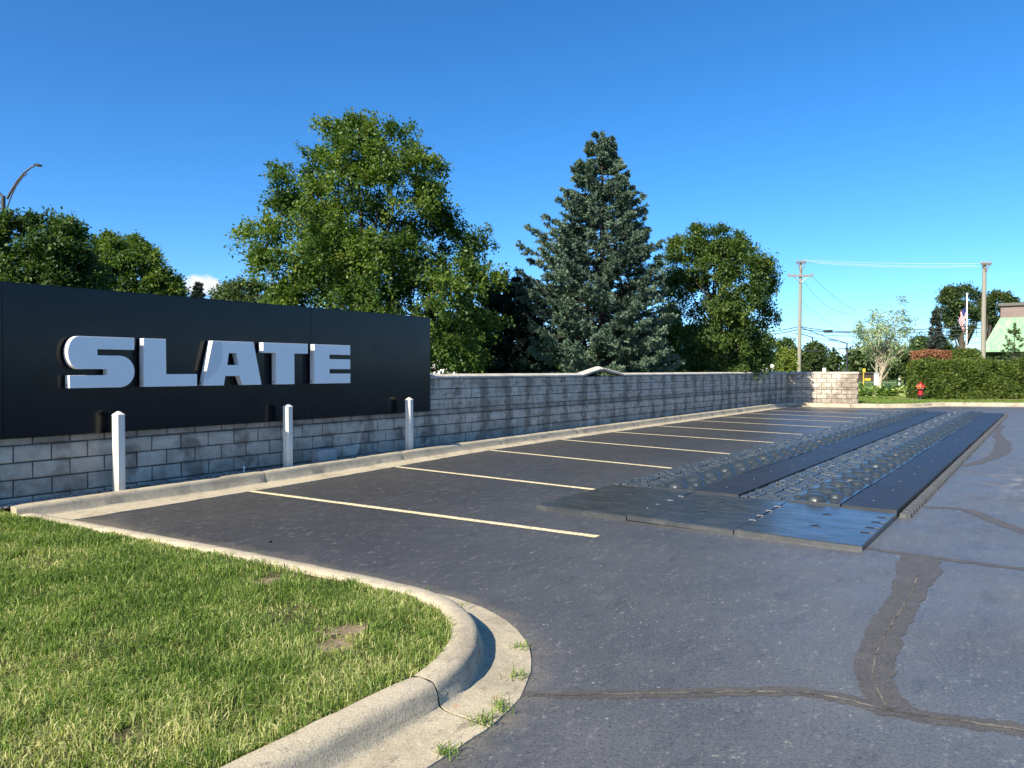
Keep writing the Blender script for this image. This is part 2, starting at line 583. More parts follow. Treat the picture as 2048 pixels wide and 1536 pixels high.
def m_copper():
    k = N('verdigris_copper')
    st = k.noise(1.6, 6, 0.65, k.scale(k.pos(), (2.5, 2.5, 0.35)))
    c = k.ramp(st, [(0.3, (0.12, 0.28, 0.16)), (0.52, (0.22, 0.40, 0.23)), (0.7, (0.37, 0.48, 0.28))])
    x, y, z = k.sep(k.pos())
    top = k.math('MULTIPLY', k.ramp(k.math('DIVIDE', k.math('SUBTRACT', z, 5.0), 0.75), [(0.0, 0.0), (0.9, 0.8)]), k.ramp(st, [(0.35, 0.2), (0.6, 1.0)]))
    c = k.mix(top, c, (0.17, 0.20, 0.17))
    return k.out(k.bsdf(c, 0.7, 0.3, k.bump(k.noise(3, 4), 0.2, 0.05)))


M = {}
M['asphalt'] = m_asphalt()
M['kerb'] = m_concrete('kerb_concrete')
M['coping'] = m_concrete('coping_concrete', (0.44, 0.41, 0.35), (0.60, 0.57, 0.50), (0.24, 0.22, 0.19))
M['block'] = m_block()
M['mortar'] = plain('mortar', (0.075, 0.07, 0.064), 0.95, 0.1, var=0.4, scale=9, bump=0.5)
M['sign'] = m_signblack()
M['letter'] = plain('white_acrylic', (0.86, 0.86, 0.86), 0.22, 0.5, var=0.02, scale=2)
M['film'] = plain('cloudy_film', (0.70, 0.71, 0.72), 0.35, 0.5, var=0.03, scale=2)
M['letter_side'] = plain('white_letter_side', (0.78, 0.77, 0.75), 0.4, 0.4, var=0.04, scale=4)
def m_bollard():
    k = N('white_vinyl')
    x, y, z = k.sep(k.obj())
    c = k.mix(k.noise(4, 6, .65), (0.74, 0.695, 0.60), (0.82, 0.775, 0.67))
    sc = k.ramp(k.noise(9, 7, 0.75, k.scale(k.pos(), (1, 1, .35))), [(0.56, 0.0), (0.68, 0.65)])
    c = k.mix(sc, c, (0.46, 0.42, 0.35))
    ft = k.math('MULTIPLY', k.ramp(z, [(0.03, 1.0), (0.30, 0.0)]), k.ramp(k.noise(14, 6, 0.7), [(0.35, 0.2), (0.65, 1.0)]))
    c = k.mix(k.math('MULTIPLY', ft, 0.65), c, (0.33, 0.28, 0.21))
    return k.out(k.bsdf(c, 0.5, 0.4, k.bump(k.noise(5, 3), 0.1, 0.01)))


M['bollard'] = m_bollard()
M['screw'] = plain('dark_screw', (0.03, 0.03, 0.032), 0.4, 0.5, metal=0.5)
M['joint'] = plain('joint_shade', (0.022, 0.02, 0.017), 0.95, 0.1, var=0.5, scale=30)  # near-black colour for the shade inside the kerb gaps
M['line'] = m_line()
def m_tar():
    k = N('crack_tar')
    c = k.ramp(k.noise(6, 8, 0.75), [(0.3, (0.052, 0.049, 0.046)), (0.5, (0.072, 0.067, 0.062)), (0.7, (0.100, 0.092, 0.083))])
    c = k.mix(k.ramp(k.noise(70, 4, 0.75), [(0.5, 0.0), (0.66, 0.7)]), c, (0.14, 0.13, 0.118))
    c = k.mix(k.ramp(k.noise(50, 4, 0.75), [(0.33, 0.7), (0.47, 0.0)]), c, (0.03, 0.028, 0.027))
    return k.out(k.bsdf(c, 0.6, 0.4, k.bump(k.noise(80, 4), 0.4, 0.005)))


M['tar'] = m_tar()
def m_crack():
    k = N('crack_dust')
    f = k.ramp(k.noise(7, 6, 0.7), [(0.42, 0.0), (0.60, 1.0)])
    c = k.mix(f, (0.055, 0.05, 0.046), k.mix(k.noise(40, 4), (0.12, 0.108, 0.092), (0.25, 0.228, 0.19)))
    return k.out(k.bsdf(c, 0.9, 0.2, k.bump(k.noise(60, 4), 0.6, 0.006)))


M['crack'] = m_crack()
M['plate'] = m_rubber('plate_rubber', (0.024, 0.028, 0.032), (0.042, 0.047, 0.052), 0.20, 0.36, 0.30, 0.85)
M['rib'] = m_rubber('ribbed_rubber', (0.014, 0.016, 0.020), (0.022, 0.025, 0.030), 0.38, 0.5, 0.06, 0.6)
M['bump'] = m_rubber('bumpy_rubber', (0.018, 0.024, 0.028), (0.032, 0.041, 0.046), 0.24, 0.34, 0.14, 0.9)
M['cobble'] = m_rubber('cobbled_rubber', (0.030, 0.040, 0.047), (0.054, 0.067, 0.076), 0.32, 0.46, 0.14, 1.0)
M['tab'] = m_rubber('tab_rubber', (0.045, 0.047, 0.048), (0.085, 0.086, 0.084), 0.6, 0.8, 0.3)
M['clip'] = plain('steel_clip', (0.26, 0.26, 0.255), 0.5, 0.5, metal=0.4, var=.3, scale=20)
M['hole'] = plain('dark_hole', (0.006, 0.006, 0.007), 0.8, 0.2)
M['grass'] = m_leaf('grass_blade', (0.052, 0.112, 0.018), (0.195, 0.292, 0.052), (0.62, 0.58, 0.28), 0.40, (1.25, 1.35, 0.6), 0.6)
M['soil'] = m_soil('garden_soil', (0.035, 0.036, 0.016), (0.075, 0.07, 0.034), (0.17, 0.15, 0.08))
M['bare'] = m_soil('bare_earth', (0.14, 0.10, 0.065), (0.23, 0.175, 0.12), (0.34, 0.28, 0.20))
M['mulch'] = m_soil('bark_mulch', (0.10, 0.06, 0.04), (0.19, 0.12, 0.08), (0.30, 0.21, 0.15))
M['gravel_bed'] = m_soil('gravel_bed', (0.08, 0.07, 0.055), (0.15, 0.135, 0.11), (0.27, 0.25, 0.21))
M['gravel'] = plain('gravel_stone', (0.33, 0.31, 0.28), 0.9, 0.2, var=0.6, scale=18)
M['lawn'] = m_lawn()
M['bark'] = m_bark('bark', (0.045, 0.036, 0.028), (0.12, 0.10, 0.08))
M['bark_pale'] = m_bark('pale_bark', (0.25, 0.22, 0.17), (0.45, 0.40, 0.31))
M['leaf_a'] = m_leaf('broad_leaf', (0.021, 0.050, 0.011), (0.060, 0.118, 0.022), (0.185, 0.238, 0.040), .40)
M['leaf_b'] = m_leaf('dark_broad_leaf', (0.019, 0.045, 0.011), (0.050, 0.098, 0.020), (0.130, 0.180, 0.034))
M['leaf_c'] = m_leaf('yellow_green_leaf', (0.07, 0.11, 0.015), (0.15, 0.20, 0.03), (0.28, 0.32, 0.05))
M['leaf_pale'] = m_leaf('glint_pale_leaf', (0.13, 0.20, 0.075), (0.25, 0.34, 0.15), (0.42, 0.50, 0.28), 0.4, (1.1, 1.1, 0.8))  # sun glint on the sapling's leaves put in as a paler colour
M['leaf_far'] = m_leaf('far_leaf', (0.025, 0.050, 0.016), (0.05, 0.085, 0.026), (0.10, 0.135, 0.04))
M['leaf_hedge'] = m_leaf('hedge_leaf', (0.030, 0.058, 0.012), (0.078, 0.125, 0.022), (0.175, 0.215, 0.045))
M['leaf_copper'] = m_leaf('copper_hedge_leaf', (0.14, 0.06, 0.03), (0.26, 0.12, 0.06), (0.38, 0.20, 0.10), 0.25, (1.2, 0.9, 0.7))
M['leaf_hosta'] = m_leaf('hosta_leaf', (0.07, 0.15, 0.035), (0.20, 0.31, 0.08), (0.48, 0.54, 0.24), 0.35, (1.2, 1.3, 0.6))
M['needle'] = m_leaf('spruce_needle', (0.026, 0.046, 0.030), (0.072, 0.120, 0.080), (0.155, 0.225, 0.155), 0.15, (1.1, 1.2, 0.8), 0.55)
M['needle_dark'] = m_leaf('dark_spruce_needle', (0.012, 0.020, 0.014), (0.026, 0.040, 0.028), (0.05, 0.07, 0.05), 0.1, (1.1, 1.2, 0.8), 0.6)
M['needle_green'] = m_leaf('green_needle', (0.03, 0.055, 0.02), (0.07, 0.11, 0.04), (0.13, 0.18, 0.07), 0.15, (1.1, 1.2, 0.7), 0.6)
M['lamp_bronze'] = plain('bronze_paint', (0.05, 0.04, 0.034), 0.45, 0.5, metal=0.2)
M['lens'] = plain('lamp_lens', (0.5, 0.4, 0.34), 0.3, 0.5)
M['pole_wood'] = m_bark('weathered_pole', (0.19, 0.175, 0.14), (0.33, 0.31, 0.25))
M['arm_wood'] = m_bark('crossarm_wood', (0.12, 0.10, 0.08), (0.24, 0.20, 0.16))
M['cable'] = plain('black_cable', (0.03, 0.035, 0.045), 0.6, 0.3)
M['wire_bright'] = plain('glint_wire', (0.50, 0.54, 0.58), 0.45, 0.5, metal=0.3)  # pale tone puts the sun's glint on the wires into the colour
M['red'] = plain('hydrant_red', (0.36, 0.015, 0.018), 0.35, 0.5, var=0.1)
M['orange'] = plain('orange_cap', (0.42, 0.10, 0.025), 0.4, 0.5, var=0.1)
M['white'] = plain('white_paint', (0.80, 0.79, 0.76), 0.5, 0.4, var=0.04)
M['grey'] = plain('grey_paint', (0.33, 0.33, 0.33), 0.6, 0.3)
M['black'] = plain('black_paint', (0.02, 0.02, 0.02), 0.5, 0.4)
M['yellow'] = plain('yellow_paint', (0.65, 0.45, 0.05), 0.5, 0.4)
M['galv'] = plain('galvanised_steel', (0.42, 0.43, 0.43), 0.5, 0.5, metal=0.4)
M['copper'] = m_copper()
M['fascia'] = plain('brown_fascia', (0.20, 0.15, 0.135), 0.7, 0.3, var=0.3, scale=1.5)
M['cap'] = plain('roof_cap', (0.10, 0.095, 0.085), 0.6, 0.4)
M['soffit'] = plain('dark_soffit', (0.06, 0.055, 0.05), 0.8, 0.2)
M['bld_wall'] = plain('building_wall', (0.30, 0.27, 0.23), 0.9, 0.2)
M['glass'] = plain('dark_glass', (0.02, 0.025, 0.03), 0.08, 0.5)
M['wall_white'] = plain('white_cladding', (0.78, 0.77, 0.74), 0.6, 0.3, var=0.04, scale=0.5)
M['stone'] = plain('pale_stone', (0.42, 0.40, 0.37), 0.9, 0.2, var=0.25, scale=8, bump=0.5)
M['path'] = plain('path_concrete', (0.48, 0.45, 0.40), 0.9, 0.2)
M['flag_red'] = plain('flag_red', (0.45, 0.05, 0.06), 0.8, 0.2)
M['flag_white'] = plain('flag_white', (0.75, 0.72, 0.70), 0.8, 0.2)
M['flag_blue'] = plain('flag_blue', (0.03, 0.045, 0.16), 0.8, 0.2)
M['brown'] = plain('brown_boards', (0.07, 0.05, 0.04), 0.8, 0.2, var=0.3)

# ------------------------------------------------------------------ ground, asphalt, lawns
mb = MB()
mb.face([(-900, -400, -0.3), (900, -400, -0.3), (900, 1500, -0.3), (-900, 1500, -0.3)])
mb.build('ground', M['lawn'], kind='structure')
mb = MB()
gu_ = [-45, -30, -20, -14, -11] + list(np.arange(-9, 2.3, 0.35)) + [4, 8, 14, 22, 40, 60]
gv_ = [-6, -1] + list(np.arange(0, 5.0, 0.3)) + [6, 9, 14, 22, 35, 60]
for u_ in gu_:
    for v_ in gv_:
        mb.v.append(tuple(W(u_, v_, dip(u_, v_))))
nv_ = len(gv_)
for i_ in range(len(gu_) - 1):
    for j_ in range(nv_ - 1):
        mb.f.append((i_ * nv_ + j_, i_ * nv_ + j_ + 1, (i_ + 1) * nv_ + j_ + 1, (i_ + 1) * nv_ + j_)); mb.m.append(0)
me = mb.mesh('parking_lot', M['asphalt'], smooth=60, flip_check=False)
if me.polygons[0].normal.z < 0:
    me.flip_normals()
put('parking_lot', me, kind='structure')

CORNER = W(23.42, 0)
RET_DIR = Vector((2.58, -1.0, 0)).normalized()
RET_LEN = 2.85
RET_END = CORNER + RET_DIR * RET_LEN

KB_U = [-9, -7.4, -6, -0.7, 2, 10, 24]
kerb_h = lambda u: lerp(u, [-9, -6, -0.7, 10, 24], [0.07, 0.09, 0.155, 0.165, 0.17])
kerb_v = lambda u: lerp(u, [-9, -6, -0.7, 3, 24], [0.33, 0.30, 0.27, 0.22, 0.20])
kerb_w = lambda u: lerp(u, [-9, -6.8, -4.7, -2, 2, 8, 24], [0.64, 0.58, 0.50, 0.49, 0.42, 0.38, 0.38])


def kerb_profile(h, w):
    return [(0, -.05), (0, h - .010), (.010, h - .001), (.06, h + .004), (.112, h + .001), (.134, h - .007), (.148, h - .022),
            (.156, h - .045), (.172, .042), (.186, .027), (.215, .021), (.23 + (w - .23) * .5, .014), (w, .007), (w + .004, -.03)]


def sweep(root, pts, side, hs, ws, joints_every, mat, seed, name='kerb_segment', first=0.0):
    """kerb sections swept along the back edge PTS; a joint every few metres"""
    rnd = np.random.default_rng(seed)
    P = [Vector((p[0], p[1], 0)) for p in pts]
    cum = [0.0]
    for a, b in zip(P, P[1:]):
        cum.append(cum[-1] + (b - a).length)
    L = cum[-1]
    X, Y_ = [p.x for p in P], [p.y for p in P]
    pos = lambda s: Vector((lerp(s, cum, X), lerp(s, cum, Y_), 0))
    cuts = [0.0]
    nxt = first or joints_every
    while nxt < L - 0.5:
        cuts.append(nxt)
        nxt += joints_every * (0.94 + 0.12 * rnd.random())
    cuts.append(L)
    for a, b in zip(cuts, cuts[1:]):
        a2, b2 = a + 0.006, b - 0.006
        n = max(2, int((b2 - a2) / 0.11))
        g = MB()
        k = None
        for i in range(n + 1):
            s = a2 + (b2 - a2) * i / n
            t = (pos(min(s + .05, L)) - pos(max(s - .05, 0))).normalized()
            nv = Vector((-t.y, t.x, 0)) * side
            gz0 = gz(*(pos(s) + nv * .4).xy)
            pr = kerb_profile(lerp(s, cum, hs) - gz0, lerp(s, cum, ws))
            k = len(pr)
            ease = 1.0
            edge = min(i, n - i)
            for q, (o, z) in enumerate(pr):
                j = rnd.normal(0, 0.0022) if 0 < q < k - 1 else 0
                dz = -0.006 if edge == 0 and 1 <= q <= 8 else 0.0
                g.v.append(tuple(pos(s) + nv * (o + j - (0.004 if edge == 0 and 5 <= q <= 8 else 0)) + Vector((0, 0, z + gz0 + dz + rnd.normal(0, 0.0014)))))
        for i in range(n):
            for q in range(k - 1):
                g.f.append((i * k + q, i * k + q + 1, (i + 1) * k + q + 1, (i + 1) * k + q))
                g.m.append(0)
        g.f.append(tuple(range(k)))
        g.f.append(tuple(n * k + q for q in reversed(range(k))))
        g.m += [0, 0]
        g.build(name, mat, root, smooth=38)
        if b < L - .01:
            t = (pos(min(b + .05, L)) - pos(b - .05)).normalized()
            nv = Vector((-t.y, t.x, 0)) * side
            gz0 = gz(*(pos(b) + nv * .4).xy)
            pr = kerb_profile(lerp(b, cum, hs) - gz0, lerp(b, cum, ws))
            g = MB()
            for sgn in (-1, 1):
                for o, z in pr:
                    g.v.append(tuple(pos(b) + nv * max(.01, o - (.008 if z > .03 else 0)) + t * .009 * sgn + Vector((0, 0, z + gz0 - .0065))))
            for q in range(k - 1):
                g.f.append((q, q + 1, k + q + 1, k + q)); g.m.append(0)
            g.build('joint_shade', M['joint'], root)  # dark strip set in to paint the shadow of the open joint


# kerb along the wall, round the far corner and along the far side
us = list(np.arange(-7.05, 22.3, 0.4))
back = [W(u, kerb_v(u)) for u in us]
hs = [kerb_h(u) for u in us]
ws = [kerb_w(u) for u in us]
far_back = [Vector(p) for p in ((12.75, 31.55, 0), (13.9, 31.0, 0), (15.2, 30.85, 0), (16.4, 31.05, 0), (17.1, 31.45, 0), (17.8, 32.05, 0), (18.6, 32.35, 0), (21.2, 31.85, 0), (30, 31.3, 0), (60, 29.4, 0))]
c0 = back[-1]
mid = W(23.3, 0.35)
pth = list(back)
for i in range(1, 8):                     # rounded inner corner
    t = i / 8
    pth.append(c0 * (1 - t) ** 2 + mid * 2 * t * (1 - t) + far_back[0] * t * t)
n_c = 7
for a, b in zip([far_back[0]] + far_back[1:-1], far_back[1:]):
    m_ = max(1, int((b - a).length / 0.6))
    for i in range(m_):
        pth.append(a.lerp(b, i / m_))
pth.append(far_back[-1])
k_extra = len(pth) - len(back)
lot_kerb = put('lot_kerb', None, kind='structure')
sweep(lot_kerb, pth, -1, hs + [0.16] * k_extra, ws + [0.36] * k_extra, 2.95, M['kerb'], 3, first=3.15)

# kerb round the grass island
isl = [(-7.2, 0.95), (-7.17, 2.0), (-7.07, 4.0), (-6.98, 5.9)]
arc = [(-8.02 + 1.03 * math.cos(a), 6.04 + 1.03 * math.sin(a)) for a in np.linspace(0.02, math.pi / 2, 22)]
isl_uv = []
for (a, b) in zip(isl, isl[1:]):
    for i in range(8):
        isl_uv.append((a[0] + (b[0] - a[0]) * i / 8, a[1] + (b[1] - a[1]) * i / 8))
isl_uv += arc + [(u, 7.07) for u in np.arange(-8.3, -22, -0.4)]
isl_h = lambda v: lerp(v, [0.5, 2, 4, 7], [0.075, 0.105, 0.135, 0.145])
island_kerb = put('island_kerb', None, kind='structure')
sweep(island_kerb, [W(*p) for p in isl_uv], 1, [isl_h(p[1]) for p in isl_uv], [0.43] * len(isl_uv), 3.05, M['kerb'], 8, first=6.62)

# island soil
soil_z = lambda u, v: isl_h(v) - 0.032
mb = MB()
poly = [(p[0] - 0.004, min(p[1], 7.066)) for p in isl_uv] + [(-21.8, 0.02), (-7.25, 0.02)]
mb.face([W(u, v, soil_z(u, v)) for u, v in poly])
me = mb.mesh('island_lawn', M['soil'], flip_check=False)
bm = bmesh.new(); bm.from_mesh(me); bmesh.ops.triangulate(bm, faces=bm.faces[:]); bmesh.ops.recalc_face_normals(bm, faces=bm.faces[:])
if sum(f.normal.z for f in bm.faces) < 0:
    bmesh.ops.reverse_faces(bm, faces=bm.faces[:])
bm.to_mesh(me); bm.free()
put('island_lawn', me, kind='structure')

# gravel strip at the foot of the wall
mb = MB()
gu = list(np.arange(-7.2, 23.3, 0.5))
for a, b in zip(gu, gu[1:]):
    mb.face([W(a, 0.0, kerb_h(a) - .02), W(b, 0.0, kerb_h(b) - .02), W(b, kerb_v(b) - .002, kerb_h(b) - .03), W(a, kerb_v(a) - .002, kerb_h(a) - .03)])
mb.build('gravel_strip', M['gravel_bed'], kind='structure')
rs = np.random.default_rng(4)
g = MB()
for i in range(2600):
    u = -7.2 + 16 * rs.random() ** 1.7
    v = 0.01 + (kerb_v(u) - 0.03) * rs.random()
    s = 0.006 + 0.016 * rs.random() ** 2
    bmx = bmesh.new()
    bmesh.ops.create_icosphere(bmx, subdivisions=1, radius=1)
    sc = Vector((s * (.7 + .6 * rs.random()), s * (.7 + .6 * rs.random()), s * .6))
    q = W(u, v, kerb_h(u) - .02)
    a = rs.random() * 6.28
    for vv in bmx.verts:
        x, y = vv.co.x * sc.x, vv.co.y * sc.y
        vv.co = (q.x + x * math.cos(a) - y * math.sin(a), q.y + x * math.sin(a) + y * math.cos(a), q.z + vv.co.z * sc.z)
    g.add_bm(bmx)
g.build('gravel', M['gravel'], kind='stuff', flip_check=False)

# lawn behind the wall and beyond the far kerb
mb = MB()
lawn_pts = [W(-60, -0.15, .12), W(23.3, -0.15, .12), CORNER + Vector((0.1, 0.25, .12)), RET_END + Vector((0, 0.0, .12))]
lawn_pts += [Vector((p.x, p.y + .01, .125)) for p in far_back[2:]]
lawn_pts += [Vector((600, 20, .12)), Vector((600, 1200, .12)), Vector((-800, 1200, .12)), Vector((-800, -60, .12))]
mb.face(lawn_pts)
me = mb.mesh('lawn', M['lawn'], flip_check=False)
bm = bmesh.new(); bm.from_mesh(me); bmesh.ops.triangulate(bm, faces=bm.faces[:], ngon_method='EAR_CLIP')
for f in bm.faces:
    if f.normal.z < 0:
        f.normal_flip()
bm.to_mesh(me); bm.free()
put('lawn', me, kind='structure')
# strip between return wall and kerb
mb = MB()
mb.face([W(22.9, 0.0, .135), CORNER + Vector((0, 0, .135)), RET_END + Vector((0, 0, .135)), far_back[3] + Vector((0, .01, .135)), far_back[2] + Vector((0, .01, .135)), far_back[1] + Vector((0, .01, .135)), far_back[0] + Vector((0, .01, .135)), W(22.9, .3, .135)])
mb.build('verge', M['bare'], kind='structure')

# stall lines
LINES = [((478, 979), (1195, 1073)), ((772, 931), (1260, 987)), ((974, 899.5), (1390, 941)), ((1116, 878.5), (1500, 911)), ((1224, 863.5), (1560, 886)),
         ((1312, 851.5), (1640, 871)), ((1388, 841), (1690, 856)), ((1444, 833.5), (1730, 845)), ((1497, 826.7), (1760, 837)), ((1540, 820.8), (1790, 829.5)), ((1592, 815.6), (1800, 821.3))]
for i, (a, b) in enumerate(LINES):
    A, B = G(*a, 0.005), G(*b, 0.005)
    d = (B - A).normalized()
    nv = Vector((-d.y, d.x, 0)).normalized() * 0.05
    mb = MB()
    n = 26
    L_ = []
    for j in range(n + 1):
        p = G(a[0] + (b[0] - a[0]) * j / n, a[1] + (b[1] - a[1]) * j / n, .005)
        L_.append((p + nv * (1 + .06 * math.sin(j * 5.1 + i)), p - nv * (1 + .06 * math.sin(j * 3.7 + i))))
    for (p, q), (r_, s_) in zip(L_, L_[1:]):
        mb.face([q, s_, r_, p])
    mb.build('parking_line', M['line'], kind='structure', group='parking lines along the wall')


def strip(name, pts, wpx, mat, z, seed, jit=0.25, sub=5):
    rnd = random.Random(seed)
    P = []
    sub *= 3
    m_ = len(pts)
    for q in range(m_ - 1):                       # Catmull-Rom through the knots
        p0, p1, p2, p3 = (pts[max(0, q - 1)], pts[q], pts[q + 1], pts[min(m_ - 1, q + 2)])
        for i in range(sub):
            t = i / sub
            P.append(tuple(.5 * (2 * p1[c] + (p2[c] - p0[c]) * t + (2 * p0[c] - 5 * p1[c] + 4 * p2[c] - p3[c]) * t * t + (3 * p1[c] - p0[c] - 3 * p2[c] + p3[c]) * t ** 3) for c in (0, 1)))
    P.append(pts[-1])
    Q = [G(x, y, z) for x, y in P]
    n = len(Q)
    mb = MB()
    Ls = []
    for i, p in enumerate(Q):
        t = (Q[min(i + 1, n - 1)] - Q[max(i - 1, 0)]).normalized()
        nv = Vector((-t.y, t.x, 0))
        w = lerp(i / (n - 1), [k / (len(wpx) - 1) for k in range(len(wpx))], wpx) / 2
        e = [1 + jit * (1.6 * (float(vnoise(i * .23 + 17 * q + seed * 7, seed * 3.1)) - .5) + 1.1 * (float(vnoise(i * .9 + 5 * q, seed * 1.7 + 9)) - .5)) for q in (0, 1)]
        Ls.append((p + nv * w * e[0], p - nv * w * e[1]))
    for (p, q), (r_, s_) in zip(Ls, Ls[1:]):
        mb.face([q, s_, r_, p])
    return mb.build(name, mat, kind='structure')


crk = [(1025, 1386), (1120, 1390), (1200, 1388), (1330, 1386), (1480, 1383), (1600, 1384), (1690, 1398), (1800, 1424), (1950, 1445), (2060, 1462), (2200, 1490)]
strip('tar_seal', crk, [.05, .07, .09, .10, .10, .12, .13, .13], M['tar'], 0.0018, 1, .35, 9)
strip('crack', crk, [.005, .011, .015, .016, .016, .012], M['crack'], 0.0038, 2, 1.1, 16)
band = [(1842, 1112), (1836, 1135), (1826, 1165), (1800, 1215), (1772, 1262), (1754, 1310), (1750, 1350), (1766, 1392), (1800, 1432)]
strip('tar_patch', band, [.28, .30, .22, .20, .19, .18, .17, .20], M['tar'], 0.0028, 3, .16, 7)
strip('crack', [(1836, 1150), (1822, 1185), (1796, 1228), (1770, 1270), (1752, 1310), (1746, 1350), (1762, 1392), (1782, 1420)], [.005, .008, .007, .008], M['crack'], 0.0048, 4, 1.1, 12)
strip('tar_seal', [(1690, 1088), (1760, 1100), (1870, 1115), (1960, 1127), (2060, 1139), (2200, 1156)], [.08, .10, .10, .09], M['tar'], 0.0023, 5, .35, 9)
strip('tar_seal', [(1846, 1014), (1900, 1016), (1946, 1024), (2000, 1046), (2060, 1068), (2160, 1106)], [.12, .16, .16, .12], M['tar'], 0.0023, 6, .4, 9)
strip('tar_seal', [(1926, 932), (1965, 922), (2000, 906), (2006, 886), (1995, 870), (2002, 850)], [.12, .20, .30, .2, .15], M['tar'], 0.0023, 7, .4, 8)
strip('crack', [(690, 1000), (760, 985), (850, 975), (930, 985), (1010, 1002)], [.006, .01, .006], M['crack'], 0.003, 9, .8, 9)

# ------------------------------------------------------------------ block wall
Z_COP0, Z_COP1 = 1.385, 1.472
COURSES = [(0.02, 0.115), (0.115, 0.31), (0.31, 0.505), (0.505, 0.70), (0.70, 0.80), (0.80, 0.995), (0.995, 1.19), (1.19, 1.385)]
BL = 0.40


def block_mesh(name, l, h, seed):
    rnd = random.Random(seed)
    c, g = 0.011, 0.0065
    fr = [(g + c, -.012, g + c), (l - g - c, -.012, g + c), (l - g - c, -.012, h - g - c), (g + c, -.012, h - g - c)]
    ed = [(g, -.002, g), (l - g, -.002, g), (l - g, -.002, h - g), (g, -.002, h - g)]
    bk = [(x, .03, z) for x, _, z in ed]
    j = lambda p: (p[0] + rnd.uniform(-.003, .003), p[1] + rnd.uniform(-.003, .002), p[2] + rnd.uniform(-.003, .003))
    fr, ed = [j(p) for p in fr], [j(p) for p in ed]
    mb = MB()
    mb.v = fr + ed + bk
    mb.f = [(0, 1, 2, 3)] + [(i + 4, (i + 1) % 4 + 4, (i + 1) % 4, i) for i in range(4)] + [(i + 8, (i + 1) % 4 + 8, (i + 1) % 4 + 4, i + 4) for i in range(4)]
    mb.m = [0] * len(mb.f)
    return mb.mesh(name, M['block'], flip_check=False)


rw = random.Random(12)
wall = thing('block_wall', 'long weathered grey concrete block wall in shade behind the parking stalls', 'wall', W(0, 0, 0), WROT)
ret = thing('block_wall', 'short sunlit end wall of pale blocks between the shaded long wall and the flower bed', 'wall', (CORNER.x, CORNER.y, 0), math.atan2(RET_DIR.y, RET_DIR.x))
mb = MB(); mb.box(-16, 23.40, 0.0, 0.20, 0.0, Z_COP0)
mb.build('mortar_core', M['mortar'], wall)
mb = MB(); mb.box(0.02, RET_LEN, 0.0, 0.20, 0.0, Z_COP0)
mb.build('mortar_core', M['mortar'], ret)

slots = []
for root, x0, x1 in ((wall, -7.9, 23.40), (ret, 0.0, RET_LEN)):
    for ci, (z0, z1) in enumerate(COURSES):
        x = x0 - (BL / 2 if ci % 2 else 0.0)
        while x < x1 - 0.05:
            a, b = max(x, x0), min(x + BL, x1)
            x += BL
            if b - a < 0.06:
                continue
            if root is wall:
                if b <= 0.02 and z0 > 0.79:
                    continue
                if z1 < kerb_h((a + b) / 2) + 0.0:
                    continue
                c = W((a + b) / 2, 0)
                size = (b - a) * (z1 - z0) / c.y ** 2 * (0.62 if True else 1)
            else:
                if z1 < 0.13:
                    continue
                c = CORNER + RET_DIR * a
                size = (b - a) * (z1 - z0) / c.y ** 2
            slots.append((size, root, a, b, z0, z1))
slots.sort(key=lambda s_: -s_[0])
mesh_cache = {}
n_wall = 0
rest = {wall.name: MB(), ret.name: MB()}
rest_tone = {wall.name: [], ret.name: []}
for size, root, a, b, z0, z1 in slots:
    key = (round(b - a, 2), round(z1 - z0, 3), rw.randrange(3))
    if key not in mesh_cache:
        mesh_cache[key] = block_mesh('block', key[0], key[1], hash(key) % 1000)
    me = mesh_cache[key]
    tone = min(1, max(0, rw.gauss(0.5, 0.24)))
    if n_wall < 300 or root is ret:
        if root is wall:
            n_wall += 1
        o = put('block', me, root, (a, rw.uniform(-.003, .002), z0), tone=tone)
        o.rotation_euler = (rw.uniform(-.006, .006), rw.uniform(-.004, .004), rw.uniform(-.005, .005))
    else:
        g = rest[root.name]
        o_ = len(g.v)
        g.v += [(v.co.x + a, v.co.y, v.co.z + z0) for v in me.vertices]
        for p in me.polygons:
            g.f.append(tuple(o_ + i for i in p.vertices)); g.m.append(0)
            rest_tone[root.name].append(tone)
for root in (wall, ret):
    g = rest[root.name]
    if g.f:
        me = g.mesh('distant_blocks', M['block'], flip_check=False)
        at_ = me.attributes.new('tone', 'FLOAT', 'FACE')
        at_.data.foreach_set('value', rest_tone[root.name])
        put('distant_blocks', me, root, kind='stuff')


def slab(l):
    mb = MB()
    d = Z_COP1 - Z_COP0
    pr = [(-.045, 0), (-.045, d - .050), (-.040, d - .043), (.052, d - .003), (.064, d), (.136, d), (.148, d - .003), (.240, d - .043), (.245, d - .050), (.245, 0)]
    mb.prism(pr, lambda y, z: (.005, y, z), lambda y, z: (l - .005, y, z))
    return mb.mesh('coping_slab', M['coping'], smooth=20)


U_T0 = 5.62                               # the two slabs heaved up into a tent
L1, L2 = 0.98, 1.22
edges = [-16 + 1.22 * i for i in range(18)]
edges = [-0.4 - 1.22 * i for i in range(6)][::-1] + [0.80, 2.0, 3.2, 4.41, U_T0]
for a, b in zip(edges, edges[1:]):
    o = put('coping_slab', slab(b - a), wall, (a, rw.uniform(-.004, .004), Z_COP0 + .001 + rw.uniform(0, .004)))
o = put('coping_slab', slab(L1), wall, (U_T0 + 0.01, 0, Z_COP0 + .004), label='coping slab heaved up as the left half of a tent')
o.rotation_euler = (0, -math.atan2(0.165, L1), 0)
span1 = math.sqrt(L1 ** 2 - .165 ** 2)
U_PK = U_T0 + span1 + .03
o = put('coping_slab', slab(L2), wall, (U_PK, 0, Z_COP0 + .172), label='coping slab heaved up as the right half of a tent')
o.rotation_euler = (0, math.atan2(0.165, L2), 0)
x = U_PK + math.sqrt(L2 ** 2 - .165 ** 2) + .03
